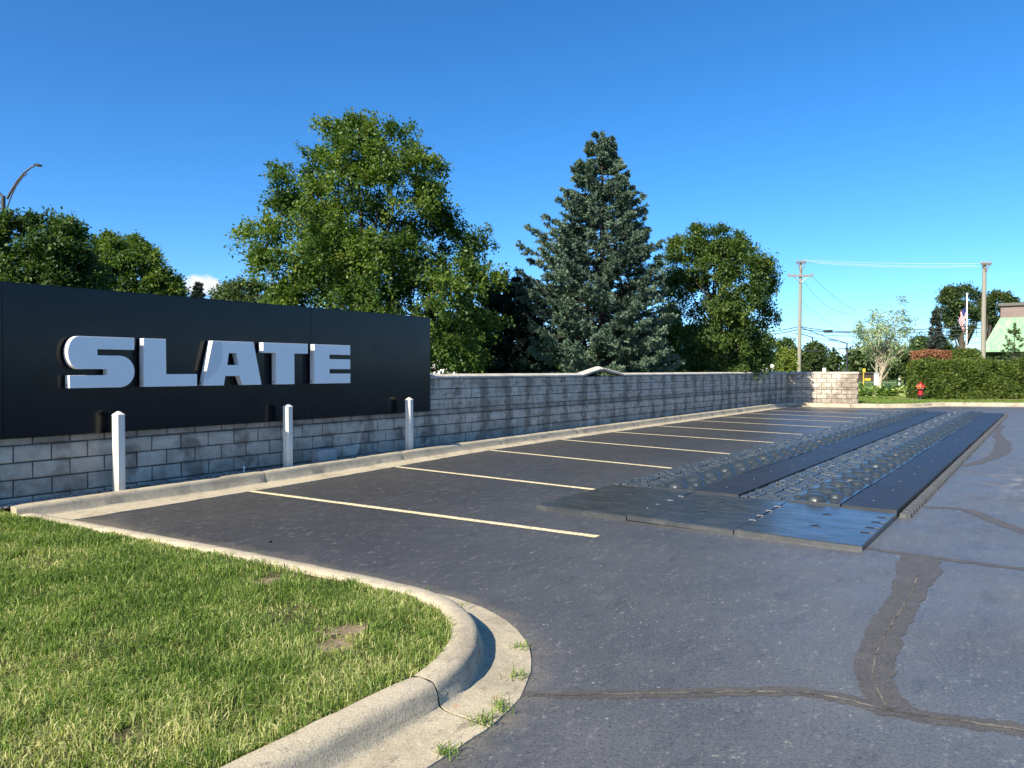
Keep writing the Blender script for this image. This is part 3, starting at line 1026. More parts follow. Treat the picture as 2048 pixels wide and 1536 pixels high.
while x < 23.3:
    b = min(x + 1.22, 23.5)
    put('coping_slab', slab(b - x), wall, (x, rw.uniform(-.004, .004), Z_COP0 + .001 + rw.uniform(0, .004)))
    x = b
for a, b in ((0.10, 0.95), (0.95, 1.92), (1.92, RET_LEN + .03)):
    put('coping_slab', slab(b - a), ret, (a, 0, Z_COP0 + .001))

# ------------------------------------------------------------------ sign
sign = thing('sign_board', 'long glossy black sign board on the block wall with raised white letters SLATE', 'sign', W(0, 0, 0), WROT)
SF = -0.062                               # local y of the board's face
ZS0, ZS1 = 0.782, 2.515
for a, b in ((-12.0, -7.012), (-7.008, -2.774), (-2.770, 0.0)):
    mb = MB()
    mb.cbox(a, b, SF, -0.016, ZS0, ZS1, 0.003)
    mb.build('panel', M['sign'], sign)
mb = MB()
mb.box(-11.9, -0.06, -0.016, 0.0, 0.80, Z_COP0)
for x in (-11, -8.6, -6.2, -3.8, -1.2):
    mb.box(x, x + .09, 0.25, 0.33, 0.12, 2.45)
    mb.box(x, x + .09, -0.0155, 0.25, 1.60, 1.69)
    mb.box(x, x + .09, -0.0155, 0.25, 2.30, 2.39)
mb.build('back_frame', M['black'], sign)
mb = MB()
mb.box(-12, -0.002, SF + .004, -0.012, ZS1 + .001, ZS1 + .012)
mb.build('top_trim', M['sign'], sign)

LZ0, LZ1 = 1.338, 1.948                   # foot and head of the letters
VF, VB = -0.205, -0.095                   # front and back of the letters (local y)


def px2u(px, v):
    """u where the vertical plane at distance v off the wall meets pixel column px"""
    r = (px - CX) / F
    # P0x + u*DUx + v*DNx = r * (P0y + u*DUy + v*DNy)
    return (r * (P0[1] + v * DN[1]) - P0[0] - v * DN[0]) / (DU[0] - r * DU[1])


c1 = lambda x: px2u(x / 3.072, -VF)
c2 = lambda x: px2u(x / 3.84 + 400, -VF)


def arcpts(cx, cz, rx, rz, a0, a1, n=10):
    return [(cx + rx * math.cos(R(a0 + (a1 - a0) * i / n)), cz + rz * math.sin(R(a0 + (a1 - a0) * i / n))) for i in range(n + 1)]


hz = lambda f: LZ0 + (LZ1 - LZ0) * f
letters = {}
# S
x0, x1 = c1(418), c1(828)
fl = c1(427)
inn_t, inn_b = c1(601), c1(660)
rx = c1(490) - x0
sp = [(x1, hz(1)), (x1, hz(.755)), (inn_t, hz(.755)), (inn_t, hz(.635))]
rx2 = x1 - c1(735)
sp += [(x1 - rx2, hz(.635))] + arcpts(x1 - rx2, hz(.3175), rx2, (LZ1 - LZ0) * .3175, 86, -86, 16) + [(x1 - rx2, hz(0)), (fl, hz(0)), (fl, hz(.245)), (inn_b, hz(.245)), (inn_b, hz(.365)), (x0 + rx, hz(.365))]
sp += arcpts(x0 + rx, hz(.6825), rx, (LZ1 - LZ0) * .3175, 266, 94, 16) + [(x0 + rx, hz(1))]
letters['S'] = (sp, None)
a, b, c = c1(885), c1(1022), c1(1211)
letters['L'] = ([(a, hz(0)), (c, hz(0)), (c, hz(.26)), (b, hz(.26)), (b, hz(1)), (a, hz(1))], None)
letters['A'] = ([(c2(25), hz(0)), (c2(184), hz(0)), (c2(195), hz(.21)), (c2(303), hz(.21)), (c2(328), hz(0)), (c2(473), hz(0)), (c2(413), hz(1)), (c2(99), hz(1))],
                [(c2(211), hz(.46)), (c2(300), hz(.46)), (c2(283), hz(.73)), (c2(224), hz(.73))])
a, b, c, d = c2(487), c2(587), c2(726), c2(830)
letters['T'] = ([(a, hz(1)), (a, hz(.755)), (b, hz(.755)), (b, hz(0)), (c, hz(0)), (c, hz(.755)), (d, hz(.755)), (d, hz(1))], None)
a, b, c = c2(880), c2(996), c2(1155)
letters['E'] = ([(a, hz(0)), (c, hz(0)), (c, hz(.255)), (b, hz(.255)), (b, hz(.37)), (c, hz(.37)), (c, hz(.63)), (b, hz(.63)), (b, hz(.745)), (c, hz(.745)), (c, hz(1)), (a, hz(1))], None)
for ch, (outl, hole) in letters.items():
    bm = bmesh.new()
    loops = [outl] + ([hole] if hole else [])
    edges_ = []
    for lp in loops:
        vs = [bm.verts.new((p[0], VF, p[1])) for p in lp]
        edges_ += [bm.edges.new((vs[i], vs[(i + 1) % len(vs)])) for i in range(len(vs))]
    res = bmesh.ops.triangle_fill(bm, edges=edges_, use_beauty=True, use_dissolve=False)
    bmesh.ops.dissolve_limit(bm, angle_limit=0.01, verts=bm.verts[:], edges=[e for e in bm.edges if len(e.link_faces) == 2])
    front = bm.faces[:]
    for f in front:
        f.material_index = 0
    ex = bmesh.ops.extrude_face_region(bm, geom=front)
    for v in [g_ for g_ in ex['geom'] if isinstance(g_, bmesh.types.BMVert)]:
        v.co.y = VB
    bmesh.ops.recalc_face_normals(bm, faces=bm.faces[:])
    for f in bm.faces:
        f.material_index = 0 if f.normal.y < -0.9 else 1
    me = bpy.data.meshes.new('letter')
    bm.to_mesh(me); bm.free()
    me.materials.append(M['letter']); me.materials.append(M['letter_side'])
    lo = put('letter', me, sign, label=f'raised white letter {ch}')
    bv = lo.modifiers.new('bevel', 'BEVEL'); bv.width = 0.003; bv.segments = 2; bv.limit_method = 'ANGLE'; bv.angle_limit = R(40)
    xs = min(p[0] for p in outl) + (0.02 if ch != 'T' else 0)
    zs = hz(0.06)
    xb = {'T': letters['T'][0][2][0]}.get(ch, min(p[0] for p in outl if p[1] < hz(.05)))
    mb = MB()
    Ms = Matrix.Translation((xb - .001, (VF + VB) / 2 + .02, zs)) @ Matrix.Rotation(R(-90), 4, 'Y')
    mb.lathe([(.011, -.003), (.011, .003), (.007, .006)], 10, Ms)
    mb.build('screw', M['screw'], lo)
    pxs = [p[0] for p in outl]
    for fx in (.3, .7):
        mb = MB()
        xx = min(pxs) + (max(pxs) - min(pxs)) * fx
        mb.box(xx - .015, xx + .015, VB, SF + .001, hz(.08 if ch not in 'AT' else .85), hz(.08 if ch not in 'AT' else .85) + .03)
        mb.build('standoff', M['black'], lo)
    if ch == 'A':
        film = [(c2(101), hz(.985)), (c2(168), hz(.985)), (c2(174), hz(.78)), (c2(168), hz(.55)), (c2(140), hz(.36)), (c2(95), hz(.22)), (c2(42), hz(.10)), (c2(33), hz(.06))]
        mb = MB()
        mb.prism(film, lambda x, z: (x, VF - .0015, z), lambda x, z: (x, VF - .0004, z))
        mb.build('film_patch', M['film'], lo)

# ------------------------------------------------------------------ bollards
posts = [(236, 979, 'nearest'), (575, 933, 'middle'), (818, 897, 'farthest')]
lab = ['white pointed bollard standing below the letters S and L', 'white pointed bollard standing below the letters T and E', 'white pointed bollard standing at the end of the sign board, below its bare corner']
for i, (px, py, _) in enumerate(posts):
    u = px2u(px, 0.26)
    base = W(u, 0.262, kerb_h(u) - 0.03)
    top = 1.55 + (740 - (822, 807.5, 794.5)[i]) / F * base.y
    ht = top - base.z
    po = thing('bollard', lab[i], 'bollard', base, WROT + R(3), 'white bollards in front of the sign')
    r = 0.059
    prof = [(r, 0.0), (r, ht - .10), (r * 1.0, ht - .062)]
    mb = MB()
    sq = lambda rr, ch: [(rr, -rr + ch), (rr, rr - ch), (rr - ch, rr), (-rr + ch, rr), (-rr, rr - ch), (-rr, -rr + ch), (-rr + ch, -rr), (rr - ch, -rr)]
    lv = [(0.0, r, .022), (ht - .06, r, .022)]
    mb.prism(sq(r, .022), lambda x, y: (x, y, 0), lambda x, y: (x, y, ht - .058))
    mb.build('sleeve', M['bollard'], po)
    mb = MB()
    o_ = 0
    ring = [(x, y, ht - .058) for x, y in sq(r + .003, .023)] + [(x, y, ht - .042) for x, y in sq(r + .003, .023)]
    mb.v = ring + [(x, y, ht - .004) for x, y in sq(.012, .004)]
    for lvl in (0, 8):
        for k in range(8):
            l = (k + 1) % 8
            mb.f.append((lvl + k, lvl + l, lvl + 8 + l, lvl + 8 + k))
    mb.f.append(tuple(range(16, 24))); mb.f.append(tuple(reversed(range(8))))
    mb.m = [0] * len(mb.f)
    mb.build('pointed_cap', M['bollard'], po)

# loose things by the wall foot
p = W(px2u(648, .1), .10)
mb = MB(); mb.cbox(-.2, .2, -.085, .085, 0, .19, .012)
o = mb.build('concrete_block', M['stone'], None, smooth=40, label='loose pale concrete block lying against the wall foot beside the middle bollard', category='concrete block')
o.location = (p.x, p.y, kerb_h(-2.8) - .025); o.rotation_euler = (0, 0, WROT + .05)
p = W(px2u(487, .2), .20)
mb = MB(); mb.tube([(0, 0, 0), (0, 0, .11)], .009, 8); mb.tube([(-.02, 0, .085), (.02, 0, .085)], .007, 6)
o = mb.build('marker_stake', M['white'], None, label='tiny white marker stake in the gravel below the sign', category='stake')
o.location = (p.x, p.y, kerb_h(-4.2) - .03)
p = G(541, 1085)
mb = MB(); bmx = bmesh.new(); bmesh.ops.create_icosphere(bmx, subdivisions=2, radius=.011)
for v in bmx.verts:
    v.co = (v.co.x * 1.2 + .004 * math.sin(v.co.y * 200), v.co.y, v.co.z * .8 + .007)
mb.add_bm(bmx)
o = mb.build('stone', M['hole'], None, smooth=60, label='small dark lump lying on the asphalt of the nearest stall', category='stone')
o.location = p

# ------------------------------------------------------------------ rubber test mats
U0, V0, V1 = -1.72, 4.80, 8.16
LW = (V1 - V0) / 6
ML = 1.80
NM = 12


def lane_root(i, name, label):
    p = W(U0, V0 + LW * i + LW / 2, 0)
    return thing(name, label, 'rubber mat', p, WROT, 'lanes of the rubber mat track')


def rib_mesh():
    mb = MB()
    w = LW / 2 - .008
    n = int(ML / 0.05)
    st = (ML - .012) / n
    prof = []
    for i in range(n):
        x = i * st
        prof += [(x, .0735), (x + st * .18, .077), (x + st * .72, .079), (x + st * .86, .0735)]
    prof.append((n * st, .0735))
    k = len(prof)
    mb.v = [(x, -w, z) for x, z in prof] + [(x, w, z) for x, z in prof] + [(prof[0][0], -w, 0), (prof[-1][0], -w, 0), (prof[0][0], w, 0), (prof[-1][0], w, 0)]
    for i in range(k - 1):
        mb.f.append((i, i + 1, k + i + 1, k + i))
    a, b, c, d = 2 * k, 2 * k + 1, 2 * k + 2, 2 * k + 3
    mb.f += [tuple([a, b] + list(reversed(range(k)))), tuple([d, c] + list(range(k, 2 * k))), (a, 0, k, c), (b, d, 2 * k - 1, k - 1)]
    # bolts
    mb.m = [0] * len(mb.f)
    me = mb.mesh('ribbed_mat', M['rib'])
    return me


def cobble_mesh():
    mb = MB()
    w = LW / 2 - .006
    mb.box(0, ML - .010, -w, w, 0, .044)
    rnd = random.Random(3)
    ny = 6
    sy = 2 * w / ny
    for j in range(ny):
        xx = -rnd.uniform(0, .08)
        y0 = -w + j * sy
        while xx < ML - .03:
            ln = rnd.uniform(.075, .125)
            a, b = max(0.0, xx), min(ML - .010, xx + ln)
            xx += ln
            if b - a < .035:
                continue
            h = .062 + rnd.uniform(-.007, .012)
            tx, ty = rnd.uniform(-.003, .004), rnd.uniform(-.004, .004)
            gx_, gy_, c = .011, .006, .013
            dy = rnd.uniform(-.004, .004)
            ya, yb = max(-w, y0 + gy_ + dy), min(w, y0 + sy - gy_ + dy)
            lo = [(a + gx_, ya), (b - gx_, ya + rnd.uniform(-.003, .003)), (b - gx_, yb), (a + gx_, yb + rnd.uniform(-.003, .003))]
            mx_, my_ = (a + b) / 2, (ya + yb) / 2
            hi = [(x + (c if x < mx_ else -c), y + (c if y < my_ else -c)) for x, y in lo]
            o = len(mb.v)
            mb.v += [(x, y, .0445) for x, y in lo] + [(x, y, h - .006) for x, y in lo] + [(x, y, h + (tx if q in (1, 2) else -tx) + (ty if q > 1 else -ty)) for q, (x, y) in enumerate(hi)]
            mb.f += [(o + 8, o + 9, o + 10, o + 11)]
            for q in range(4):
                r_ = (q + 1) % 4
                mb.f += [(o + q, o + r_, o + 4 + r_, o + 4 + q), (o + 4 + q, o + 4 + r_, o + 8 + r_, o + 8 + q)]
            mb.m += [0] * 9
    return mb.mesh('cobbled_mat', M['cobble'], smooth=50, flip_check=False)


def dome_mesh():
    mb = MB()
    w = LW / 2 - .008
    nx, ny = 110, 36
    X = np.linspace(0, ML - .012, nx + 1)
    Y = np.linspace(-w, w, ny + 1)
    gx, gy = np.meshgrid(X, Y, indexing='ij')
    z = np.full_like(gx, .078)

    def dome(cx, cy, r, h):
        nonlocal z
        d = np.hypot((gx - cx), gy - cy) / r
        z = np.maximum(z, .078 + h * np.clip(1 - d ** 3, 0, 1) ** .6)
    for q in range(3):
        b = .597 * q
        dome(.15 + b, .015, .118, .066)
        dome(.15 + b, -.19, .062, .036); dome(.17 + b, .205, .055, .032)
        dome(.445 + b, -.135, .088, .052)
        dome(.455 + b, .105, .095, .054)
        dome(.31 + b, -.06, .045, .024); dome(.30 + b, .155, .052, .028)
        dome(.565 + b, -.02, .036, .018)
    mb.v = [(gx[i, j], gy[i, j], z[i, j]) for i in range(nx + 1) for j in range(ny + 1)]
    k = ny + 1
    for i in range(nx):
        for j in range(ny):
            mb.f.append((i * k + j, (i + 1) * k + j, (i + 1) * k + j + 1, i * k + j + 1)); mb.m.append(0)
    o = len(mb.v)
    x1 = X[-1]
    mb.box(0, x1, -w, w, 0, .0775)
    for x in (.0,):
        pass
    me = mb.mesh('domed_mat', M['bump'], smooth=35, flip_check=False)
    return me


ME = {'rib': rib_mesh(), 'cobble': cobble_mesh(), 'dome': dome_mesh()}
lane_kinds = ['cobble', 'dome', 'rib', 'cobble', 'dome', 'rib']
lane_labels = ['cobble textured black rubber lane along the ends of the stall lines',
               'domed black rubber lane next to the cobbled lane along the stall lines',
               'finely ribbed black rubber lane in the middle of the track',
               'cobble textured black rubber lane between the middle ribbed lane and a domed lane',
               'domed black rubber lane beside the outer ribbed lane with connector tabs',
               'outer ribbed black rubber lane with a row of connector tabs along its edge']
lane_name = {'cobble': 'cobbled_lane', 'dome': 'domed_lane', 'rib': 'ribbed_lane'}
bolt = MB(); bolt.lathe([(.010, 0), (.010, .003), (.006, .005)], 8)
bolt_me = bolt.mesh('bolt', M['clip'], smooth=40)
tab = MB()
tab.prism([(0, 0), (.15, 0), (.15, -.055), (.115, -.10), (.035, -.10), (0, -.055)], lambda x, y: (x, y, 0), lambda x, y: (x, y, .042))
tab_me = tab.mesh('connector_tab', M['tab'])
notch = MB(); notch.box(-.012, .012, -.006, .006, 0, .004)
rl = random.Random(21)
for i, kd in enumerate(lane_kinds):
    root = lane_root(i, lane_name[kd], lane_labels[i])
    for k in range(NM):
        o = put({'rib': 'ribbed_mat', 'cobble': 'cobbled_mat', 'dome': 'domed_mat'}[kd], ME[kd], root, (k * ML, rl.uniform(-.006, .006), rl.uniform(0, .006)))
        o.rotation_euler = (rl.uniform(-.004, .004), rl.uniform(-.0015, .0015), rl.uniform(-.004, .004))
        if kd == 'rib' and k < 7:
            put('bolt', bolt_me, o, (.45, .03, .079)); put('bolt', bolt_me, o, (1.35, -.02, .079))
    if i == 5:
        for k in range(int(NM * ML / .2)):
            o = put('connector_tab', tab_me, root, (k * .2 + .03, -LW / 2 - .012, 0.0))
            o.rotation_euler = (0, 0, rl.uniform(-.04, .04))

# front plates
PLW = LW * 2
pl_labels = ['smooth black front plate of the mat track, nearest the wall', 'smooth black front plate of the mat track, between two other plates', 'smooth blue-black front plate of the mat track with open clip slots along its outer edge']
clip = MB(); clip.box(-.032, .032, -.008, .008, 0, .005); clip.box(-.034, -.016, -.014, .014, 0, .0045); clip.box(.016, .034, -.014, .014, 0, .0045)
clip_me = clip.mesh('joint_clip', M['clip'])
holem = MB(); holem.lathe([(.022, 0), (.022, .0022)], 12)
hole_me = holem.mesh('anchor_hole', M['hole'])
ringm = MB()
ringm.lathe([(.055, 0), (.055, .003), (.045, .0045)], 16)
ring_me = ringm.mesh('anchor_plug', M['plate'], smooth=40)
slotm = MB(); slotm.box(-.06, .06, -.012, .012, 0, .0022)
slot_me = slotm.mesh('clip_slot', M['hole'])
for i in range(3):
    vc = V0 + PLW * i + PLW / 2
    root = thing('front_plate', pl_labels[i], 'rubber mat', W(-3.52, vc, 0), WROT, 'front plates of the mat track')
    L_ = 1.79
    hw = PLW / 2 - .006
    mb = MB()
    zf, zb = .048, .060
    lift = .012 if i == 1 else 0.0
    xs_ = [0.0, .012, .5, 1.0, 1.5, L_]
    nY = 8
    z_at = lambda x, y: (zf + (zb - zf) * x / L_ + lift * (1 - x / L_) * (0.5 + y / hw * .5) - (.006 if x == 0 else 0) + .004 * math.sin(x * 3 + i) * math.sin(y * 3))
    ys_ = [-hw, -hw + .006] + [(-hw + 2 * hw * j / nY) for j in range(1, nY)] + [hw - .006, hw]
    k = len(ys_)
    for x in xs_:
        for j, y in enumerate(ys_):
            mb.v.append((x, y, z_at(x, y) - (.005 if j in (0, k - 1) else 0)))
    for a in range(len(xs_) - 1):
        for j in range(k - 1):
            mb.f.append((a * k + j, (a + 1) * k + j, (a + 1) * k + j + 1, a * k + j + 1)); mb.m.append(0)
    # skirts
    def skirt(idx):
        o = len(mb.v)
        mb.v.extend((mb.v[q][0], mb.v[q][1], lift * (1 - mb.v[q][0] / L_) * (0.5 + mb.v[q][1] / hw * .5) * .8) for q in idx)
        for s_ in range(len(idx) - 1):
            mb.f.append((idx[s_], idx[s_ + 1], o + s_ + 1, o + s_)); mb.m.append(0)
    skirt([j for j in range(k)])
    skirt([(len(xs_) - 1) * k + j for j in range(k)])
    skirt([a * k for a in range(len(xs_))])
    skirt([a * k + k - 1 for a in range(len(xs_))])
    mb.build('plate', M['plate'], root, smooth=25)
    for (x, y) in ((.62, -.02), (1.25, .02)):
        pg = put('anchor_plug', ring_me, root, (x, y, z_at(x, y) - .0005))
        put('anchor_hole', hole_me, pg, (-.018, .012, .0035)); put('anchor_hole', hole_me, pg, (.018, -.012, .0035))
    for x in (.55, .80, 1.10, 1.40):
        if i < 2:
            o = put('joint_clip', clip_me, root, (x, -PLW / 2, z_at(x, -hw) - .001)); o.rotation_euler = (0, 0, R(90))
        else:
            o = put('clip_slot', slot_me, root, (x, -hw + .062, z_at(x, -hw + .07) + .0005)); o.rotation_euler = (0, 0, R(90))
            b_ = put('bolt', clip_me, o, (-.04, 0, .001)); b_.scale = (.6, .8, .6)

# ------------------------------------------------------------------ trees
def tree_frame(Y, base_px, base_z=0.11):
    r = ray(base_px, 768)
    return Vector((r.x * Y / r.y, Y, base_z))


def deciduous(name, label, cat, Y, base_px, profile, mat, bark, seed, n_clump=120, n_twig=15, n_leaf=24, leaf=0.10, dep=0.9, trunk_r=0.16, rc=(.10, .17), tone_mu=.42, group=None, limbs=26, outer=.72, droop=.25, clear=None, base_z=.11):
    rg = np.random.default_rng(seed)
    base = tree_frame(Y, base_px, base_z)
    root = thing(name, label, cat, base, 0, group)
    zs, xl, xr = [], [], []
    for py, l, r_ in profile:
        a, b = at(l, py, Y), at(r_, py, Y)
        zs.append(a.z - base_z); xl.append(a.x - base.x); xr.append(b.x - base.x)
    o = np.argsort(zs)
    zs, xl, xr = np.array(zs)[o], np.array(xl)[o], np.array(xr)[o]
    wid = np.maximum(xr - xl, .1)
    meanw = wid.max()
    zq = np.linspace(zs[0], zs[-1], 200)
    pw = np.interp(zq, zs, wid) ** 1.5
    pw /= pw.sum()
    zc = rg.choice(zq, n_clump, p=pw) + rg.normal(0, .05, n_clump)
    zc = np.clip(zc, zs[0], zs[-1])
    th = rg.random(n_clump) * 2 * np.pi
    tt = np.where(rg.random(n_clump) < outer, .78 + .22 * rg.random(n_clump), .75 * np.sqrt(rg.random(n_clump)))
    L_, R_ = np.interp(zc, zs, xl), np.interp(zc, zs, xr)
    rad = rg.uniform(*rc, n_clump) * meanw * (0.65 + .35 * np.interp(zc, zs, wid) / meanw)
    xm, hw = (L_ + R_) / 2, np.maximum((R_ - L_) / 2 - rad * .40, .05)
    ydep = np.maximum(np.interp(zc, zs, wid) / 2 * dep - rad * .7, .05)
    Cn = np.stack([xm + hw * np.cos(th) * tt, ydep * np.sin(th) * tt, np.minimum(zc, zs[-1] - rad * .6)], 1)
    ctr = np.array([np.interp(zc, zs, (xl + xr) / 2), np.zeros(n_clump), np.full(n_clump, zs[0] + (zs[-1] - zs[0]) * .35)]).T
    outd = unit(Cn - ctr)
    ctone = np.clip(rg.normal(tone_mu, .16, n_clump), 0, 1)
    # twigs
    nt = n_clump * n_twig
    ci = np.repeat(np.arange(n_clump), n_twig)
    td = unit(rg.normal(0, 1, (nt, 3)) * [1, 1, .8] + outd[ci] * .9 + [0, 0, .25])
    tl = rad[ci] * rg.uniform(.55, 1.25, nt)
    ts = Cn[ci] - outd[ci] * rad[ci][:, None] * .25
    nl = nt * n_leaf
    ti = np.repeat(np.arange(nt), n_leaf)
    s = .2 + .8 * rg.random(nl) ** .8
    curve = -droop * s ** 2 * tl[ti]
    P = ts[ti] + td[ti] * (s * tl[ti])[:, None] + rg.normal(0, 1, (nl, 3)) * (leaf * .75)
    P[:, 2] += curve
    D = unit(td[ti] * .5 + rg.normal(0, .55, (nl, 3)) + [0, 0, -.35])
    nrm = unit(rg.normal(0, .55, (nl, 3)) + outd[ci][ti] * .35 + [0, 0, .75])
    Wd = unit(np.cross(D, nrm))
    sz = leaf * rg.uniform(.45, 1.45, nl)[:, None]
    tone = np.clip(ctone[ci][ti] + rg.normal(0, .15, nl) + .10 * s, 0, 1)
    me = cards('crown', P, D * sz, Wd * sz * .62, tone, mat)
    put('crown', me, root)
    # trunk and limbs
    g = MB()
    topz = zs[0] + (zs[-1] - zs[0]) * .75
    xt = float(np.interp(topz, zs, (xl + xr) / 2))
    tp = [(0, 0, -.1)] + [(xt * f ** 1.5 + .08 * math.sin(f * 7 + seed), .08 * math.sin(f * 5 + seed), topz * f) for f in (.08, .2, .35, .5, .65, .8, 1.0)]
    tr = [trunk_r * q for q in (1.5, 1.1, .95, .8, .62, .45, .3, .1)]
    g.tube(tp, tr, 10)
    g.build('trunk', bark, root, smooth=70, flip_check=False)
    pick = rg.choice(n_clump, min(limbs, n_clump), replace=False)
    zt = np.array([p[2] for p in tp])
    g = MB()
    for c in pick:
        cz = Cn[c]
        f = rg.uniform(.35, .75)
        z0 = max(.12 * topz, min(topz * .95, cz[2] * f))
        x0 = float(np.interp(z0, zt, [p[0] for p in tp])); y0 = float(np.interp(z0, zt, [p[1] for p in tp]))
        r0 = float(np.interp(z0, zt, tr)) * .55
        a = Vector((x0, y0, z0)); b = Vector(cz)
        m1 = a.lerp(b, .4) + Vector((0, 0, -.04 * (b - a).length)) + Vector(rg.normal(0, .05, 3))
        m2 = a.lerp(b, .75) + Vector(rg.normal(0, .06, 3))
        g.tube([a, m1, m2, b], [r0, r0 * .65, r0 * .4, r0 * .12], 6, cap=False)
    g.build('limbs', bark, root, smooth=70, flip_check=False)
    return root


def spruce(name, label, Y, base_px, top_py, prof, mat, seed, levels=26, per=8, n_spr=16, n_need=26, needle=.085, tone_mu=.45, trunk_r=.16, up=.25, z_low=.25, dep=1.0):
    """prof: (py, px left, px right)"""
    rg = np.random.default_rng(seed)
    base = tree_frame(Y, base_px)
    root = thing(name, label, 'tree', base)
    zt = at(base_px, top_py, Y).z - base.z
    zs, xl, xr = [], [], []
    for py, l, r_ in prof:
        a, b = at(l, py, Y), at(r_, py, Y)
        zs.append(a.z - base.z); xl.append(base.x - a.x); xr.append(b.x - base.x)
    o = np.argsort(zs)
    zs, xl, xr = np.array(zs)[o], np.array(xl)[o], np.array(xr)[o]
    Ps, Ds, Ws, Ts = [], [], [], []
    g = MB()
    for lv in range(levels):
        f = lv / (levels - 1)
        z = z_low + (zt - .35 - z_low) * f ** .92
        nb = max(3, int(per * (1 - .45 * f)))
        ph = rg.random() * 6.28
        for b in range(nb):
            az = ph + 2 * np.pi * b / nb + rg.normal(0, .18)
            ca, sa = math.cos(az), math.sin(az)
            zb = z + rg.normal(0, .12)
            Rm = (np.interp(zb, zs, xr) if ca > 0 else np.interp(zb, zs, xl)) * abs(ca) + (np.interp(zb, zs, (xl + xr) / 2) * dep) * (1 - abs(ca))
            Rm = max(.12, Rm * (rg.uniform(.72, 1.08)))
            ss = np.linspace(0, 1, 7)
            hz_ = ss * Rm
            zz = zb + Rm * (-.16 * np.sin(ss * np.pi * .8) + up * ss ** 2.4 * (.4 + .6 * f))
            pts = np.stack([hz_ * ca, hz_ * sa, zz], 1)
            g.tube([tuple(p) for p in pts], [max(.006, trunk_r * .2 * (1 - s) * (1 - f * .7) + .006) for s in ss], 5, cap=False)
            m = max(5, int(n_spr * (0.45 + .55 * Rm / max(xr.max(), xl.max()))))
            s = .25 + .75 * rg.random(m) ** .75
            sp0 = np.stack([np.interp(s, ss, pts[:, q]) for q in range(3)], 1)
            side = np.where(rg.random(m) < .5, 1, -1)[:, None] * np.array([-sa, ca, 0])
            fwd = np.array([ca, sa, .0])
            sd = unit(side * rg.uniform(.2, 1.1, (m, 1)) + fwd * rg.uniform(.4, .9, (m, 1)) + np.stack([np.zeros(m), np.zeros(m), rg.normal(.12, .30, m)], 1))
            sl = (.12 + .30 * Rm * .5 * (1.15 - s)) * rg.uniform(.7, 1.3, m)
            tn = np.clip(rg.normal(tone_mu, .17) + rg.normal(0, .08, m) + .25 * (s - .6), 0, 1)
            q = n_need
            idx = np.repeat(np.arange(m), q)
            w = rg.random(m * q) ** .7
            P = sp0[idx] + sd[idx] * (w * sl[idx])[:, None]
            rnd = unit(rg.normal(0, 1, (m * q, 3)))
            D = unit(rnd * .85 + sd[idx] * .75 + [0, 0, .18])
            nr = rg.normal(0, 1, (m * q, 3))
            Wv = unit(np.cross(D, nr))
            ln = needle * rg.uniform(.7, 1.3, m * q)[:, None]
            Ps.append(P); Ds.append(D * ln); Ws.append(Wv * ln * .36); Ts.append(np.clip(tn[idx] + rg.normal(0, .12, m * q), 0, 1))
    # leader
    m = 260
    w = rg.random(m)
    P = np.stack([rg.normal(0, .02, m), rg.normal(0, .02, m), zt - .75 + .75 * w], 1)
    D = unit(rg.normal(0, 1, (m, 3)) + [0, 0, .7]) * needle * 1.3
    Ps.append(P); Ds.append(D); Ws.append(unit(np.cross(D, rg.normal(0, 1, (m, 3)))) * needle * .35); Ts.append(np.full(m, tone_mu))
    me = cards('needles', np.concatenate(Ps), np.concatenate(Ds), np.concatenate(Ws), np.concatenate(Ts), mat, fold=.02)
    put('needles', me, root)
    t = MB()
    t.tube([(0, 0, -.1), (0.01, 0, zt * .3), (-.01, 0, zt * .7), (0, 0, zt - .1)], [trunk_r * 1.2, trunk_r * .85, trunk_r * .4, .012], 10)
    t.build('trunk', M['bark'], root, smooth=70, flip_check=False)
    g.build('branches', M['bark'], root, smooth=70, flip_check=False)
    return root


# the large broad-leaved tree behind the sign
deciduous('broadleaf_tree', 'largest full green broad-leaved tree rising behind the right half of the sign board', 'tree', 22.5, 738,
          [(226, 712, 800), (252, 622, 838), (300, 575, 872), (350, 540, 905), (400, 540, 918), (440, 505, 940), (475, 476, 985), (520, 505, 1012), (560, 520, 1015), (610, 530, 1012), (660, 560, 1000), (725, 660, 985)],
          M['leaf_a'], M['bark'], 11, n_clump=310, n_twig=16, n_leaf=36, leaf=.094, dep=.85, trunk_r=.17, rc=(.070, .125), limbs=46, tone_mu=.46, outer=.62)
deciduous('broadleaf_tree', 'rounded green broad-leaved tree behind the far half of the wall, right of the blue spruce', 'tree', 30.0, 1435,
          [(448, 1380, 1455), (470, 1345, 1490), (510, 1325, 1520), (530, 1318, 1550), (580, 1315, 1555), (630, 1315, 1560), (680, 1305, 1552), (735, 1310, 1520)],
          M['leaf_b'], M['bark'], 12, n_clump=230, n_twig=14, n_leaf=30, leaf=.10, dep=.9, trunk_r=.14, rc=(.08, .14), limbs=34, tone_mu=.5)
spruce('spruce_tree', 'tall blue-green spruce behind the heaved coping slabs', 25.5, 1204, 266,
       [(275, 1188, 1222), (320, 1165, 1235), (350, 1148, 1248), (400, 1122, 1290), (440, 1112, 1285), (480, 1048, 1312), (560, 1040, 1326), (640, 1036, 1334), (745, 1030, 1345)], M['needle'], 21,
       levels=34, per=14, n_spr=38, n_need=30, needle=.105, tone_mu=.56)
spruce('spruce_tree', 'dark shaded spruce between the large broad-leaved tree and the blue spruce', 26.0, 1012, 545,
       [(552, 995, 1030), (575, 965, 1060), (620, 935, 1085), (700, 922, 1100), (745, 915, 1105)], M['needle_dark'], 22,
       levels=20, per=12, n_spr=30, n_need=24, needle=.13, tone_mu=.4, trunk_r=.12)
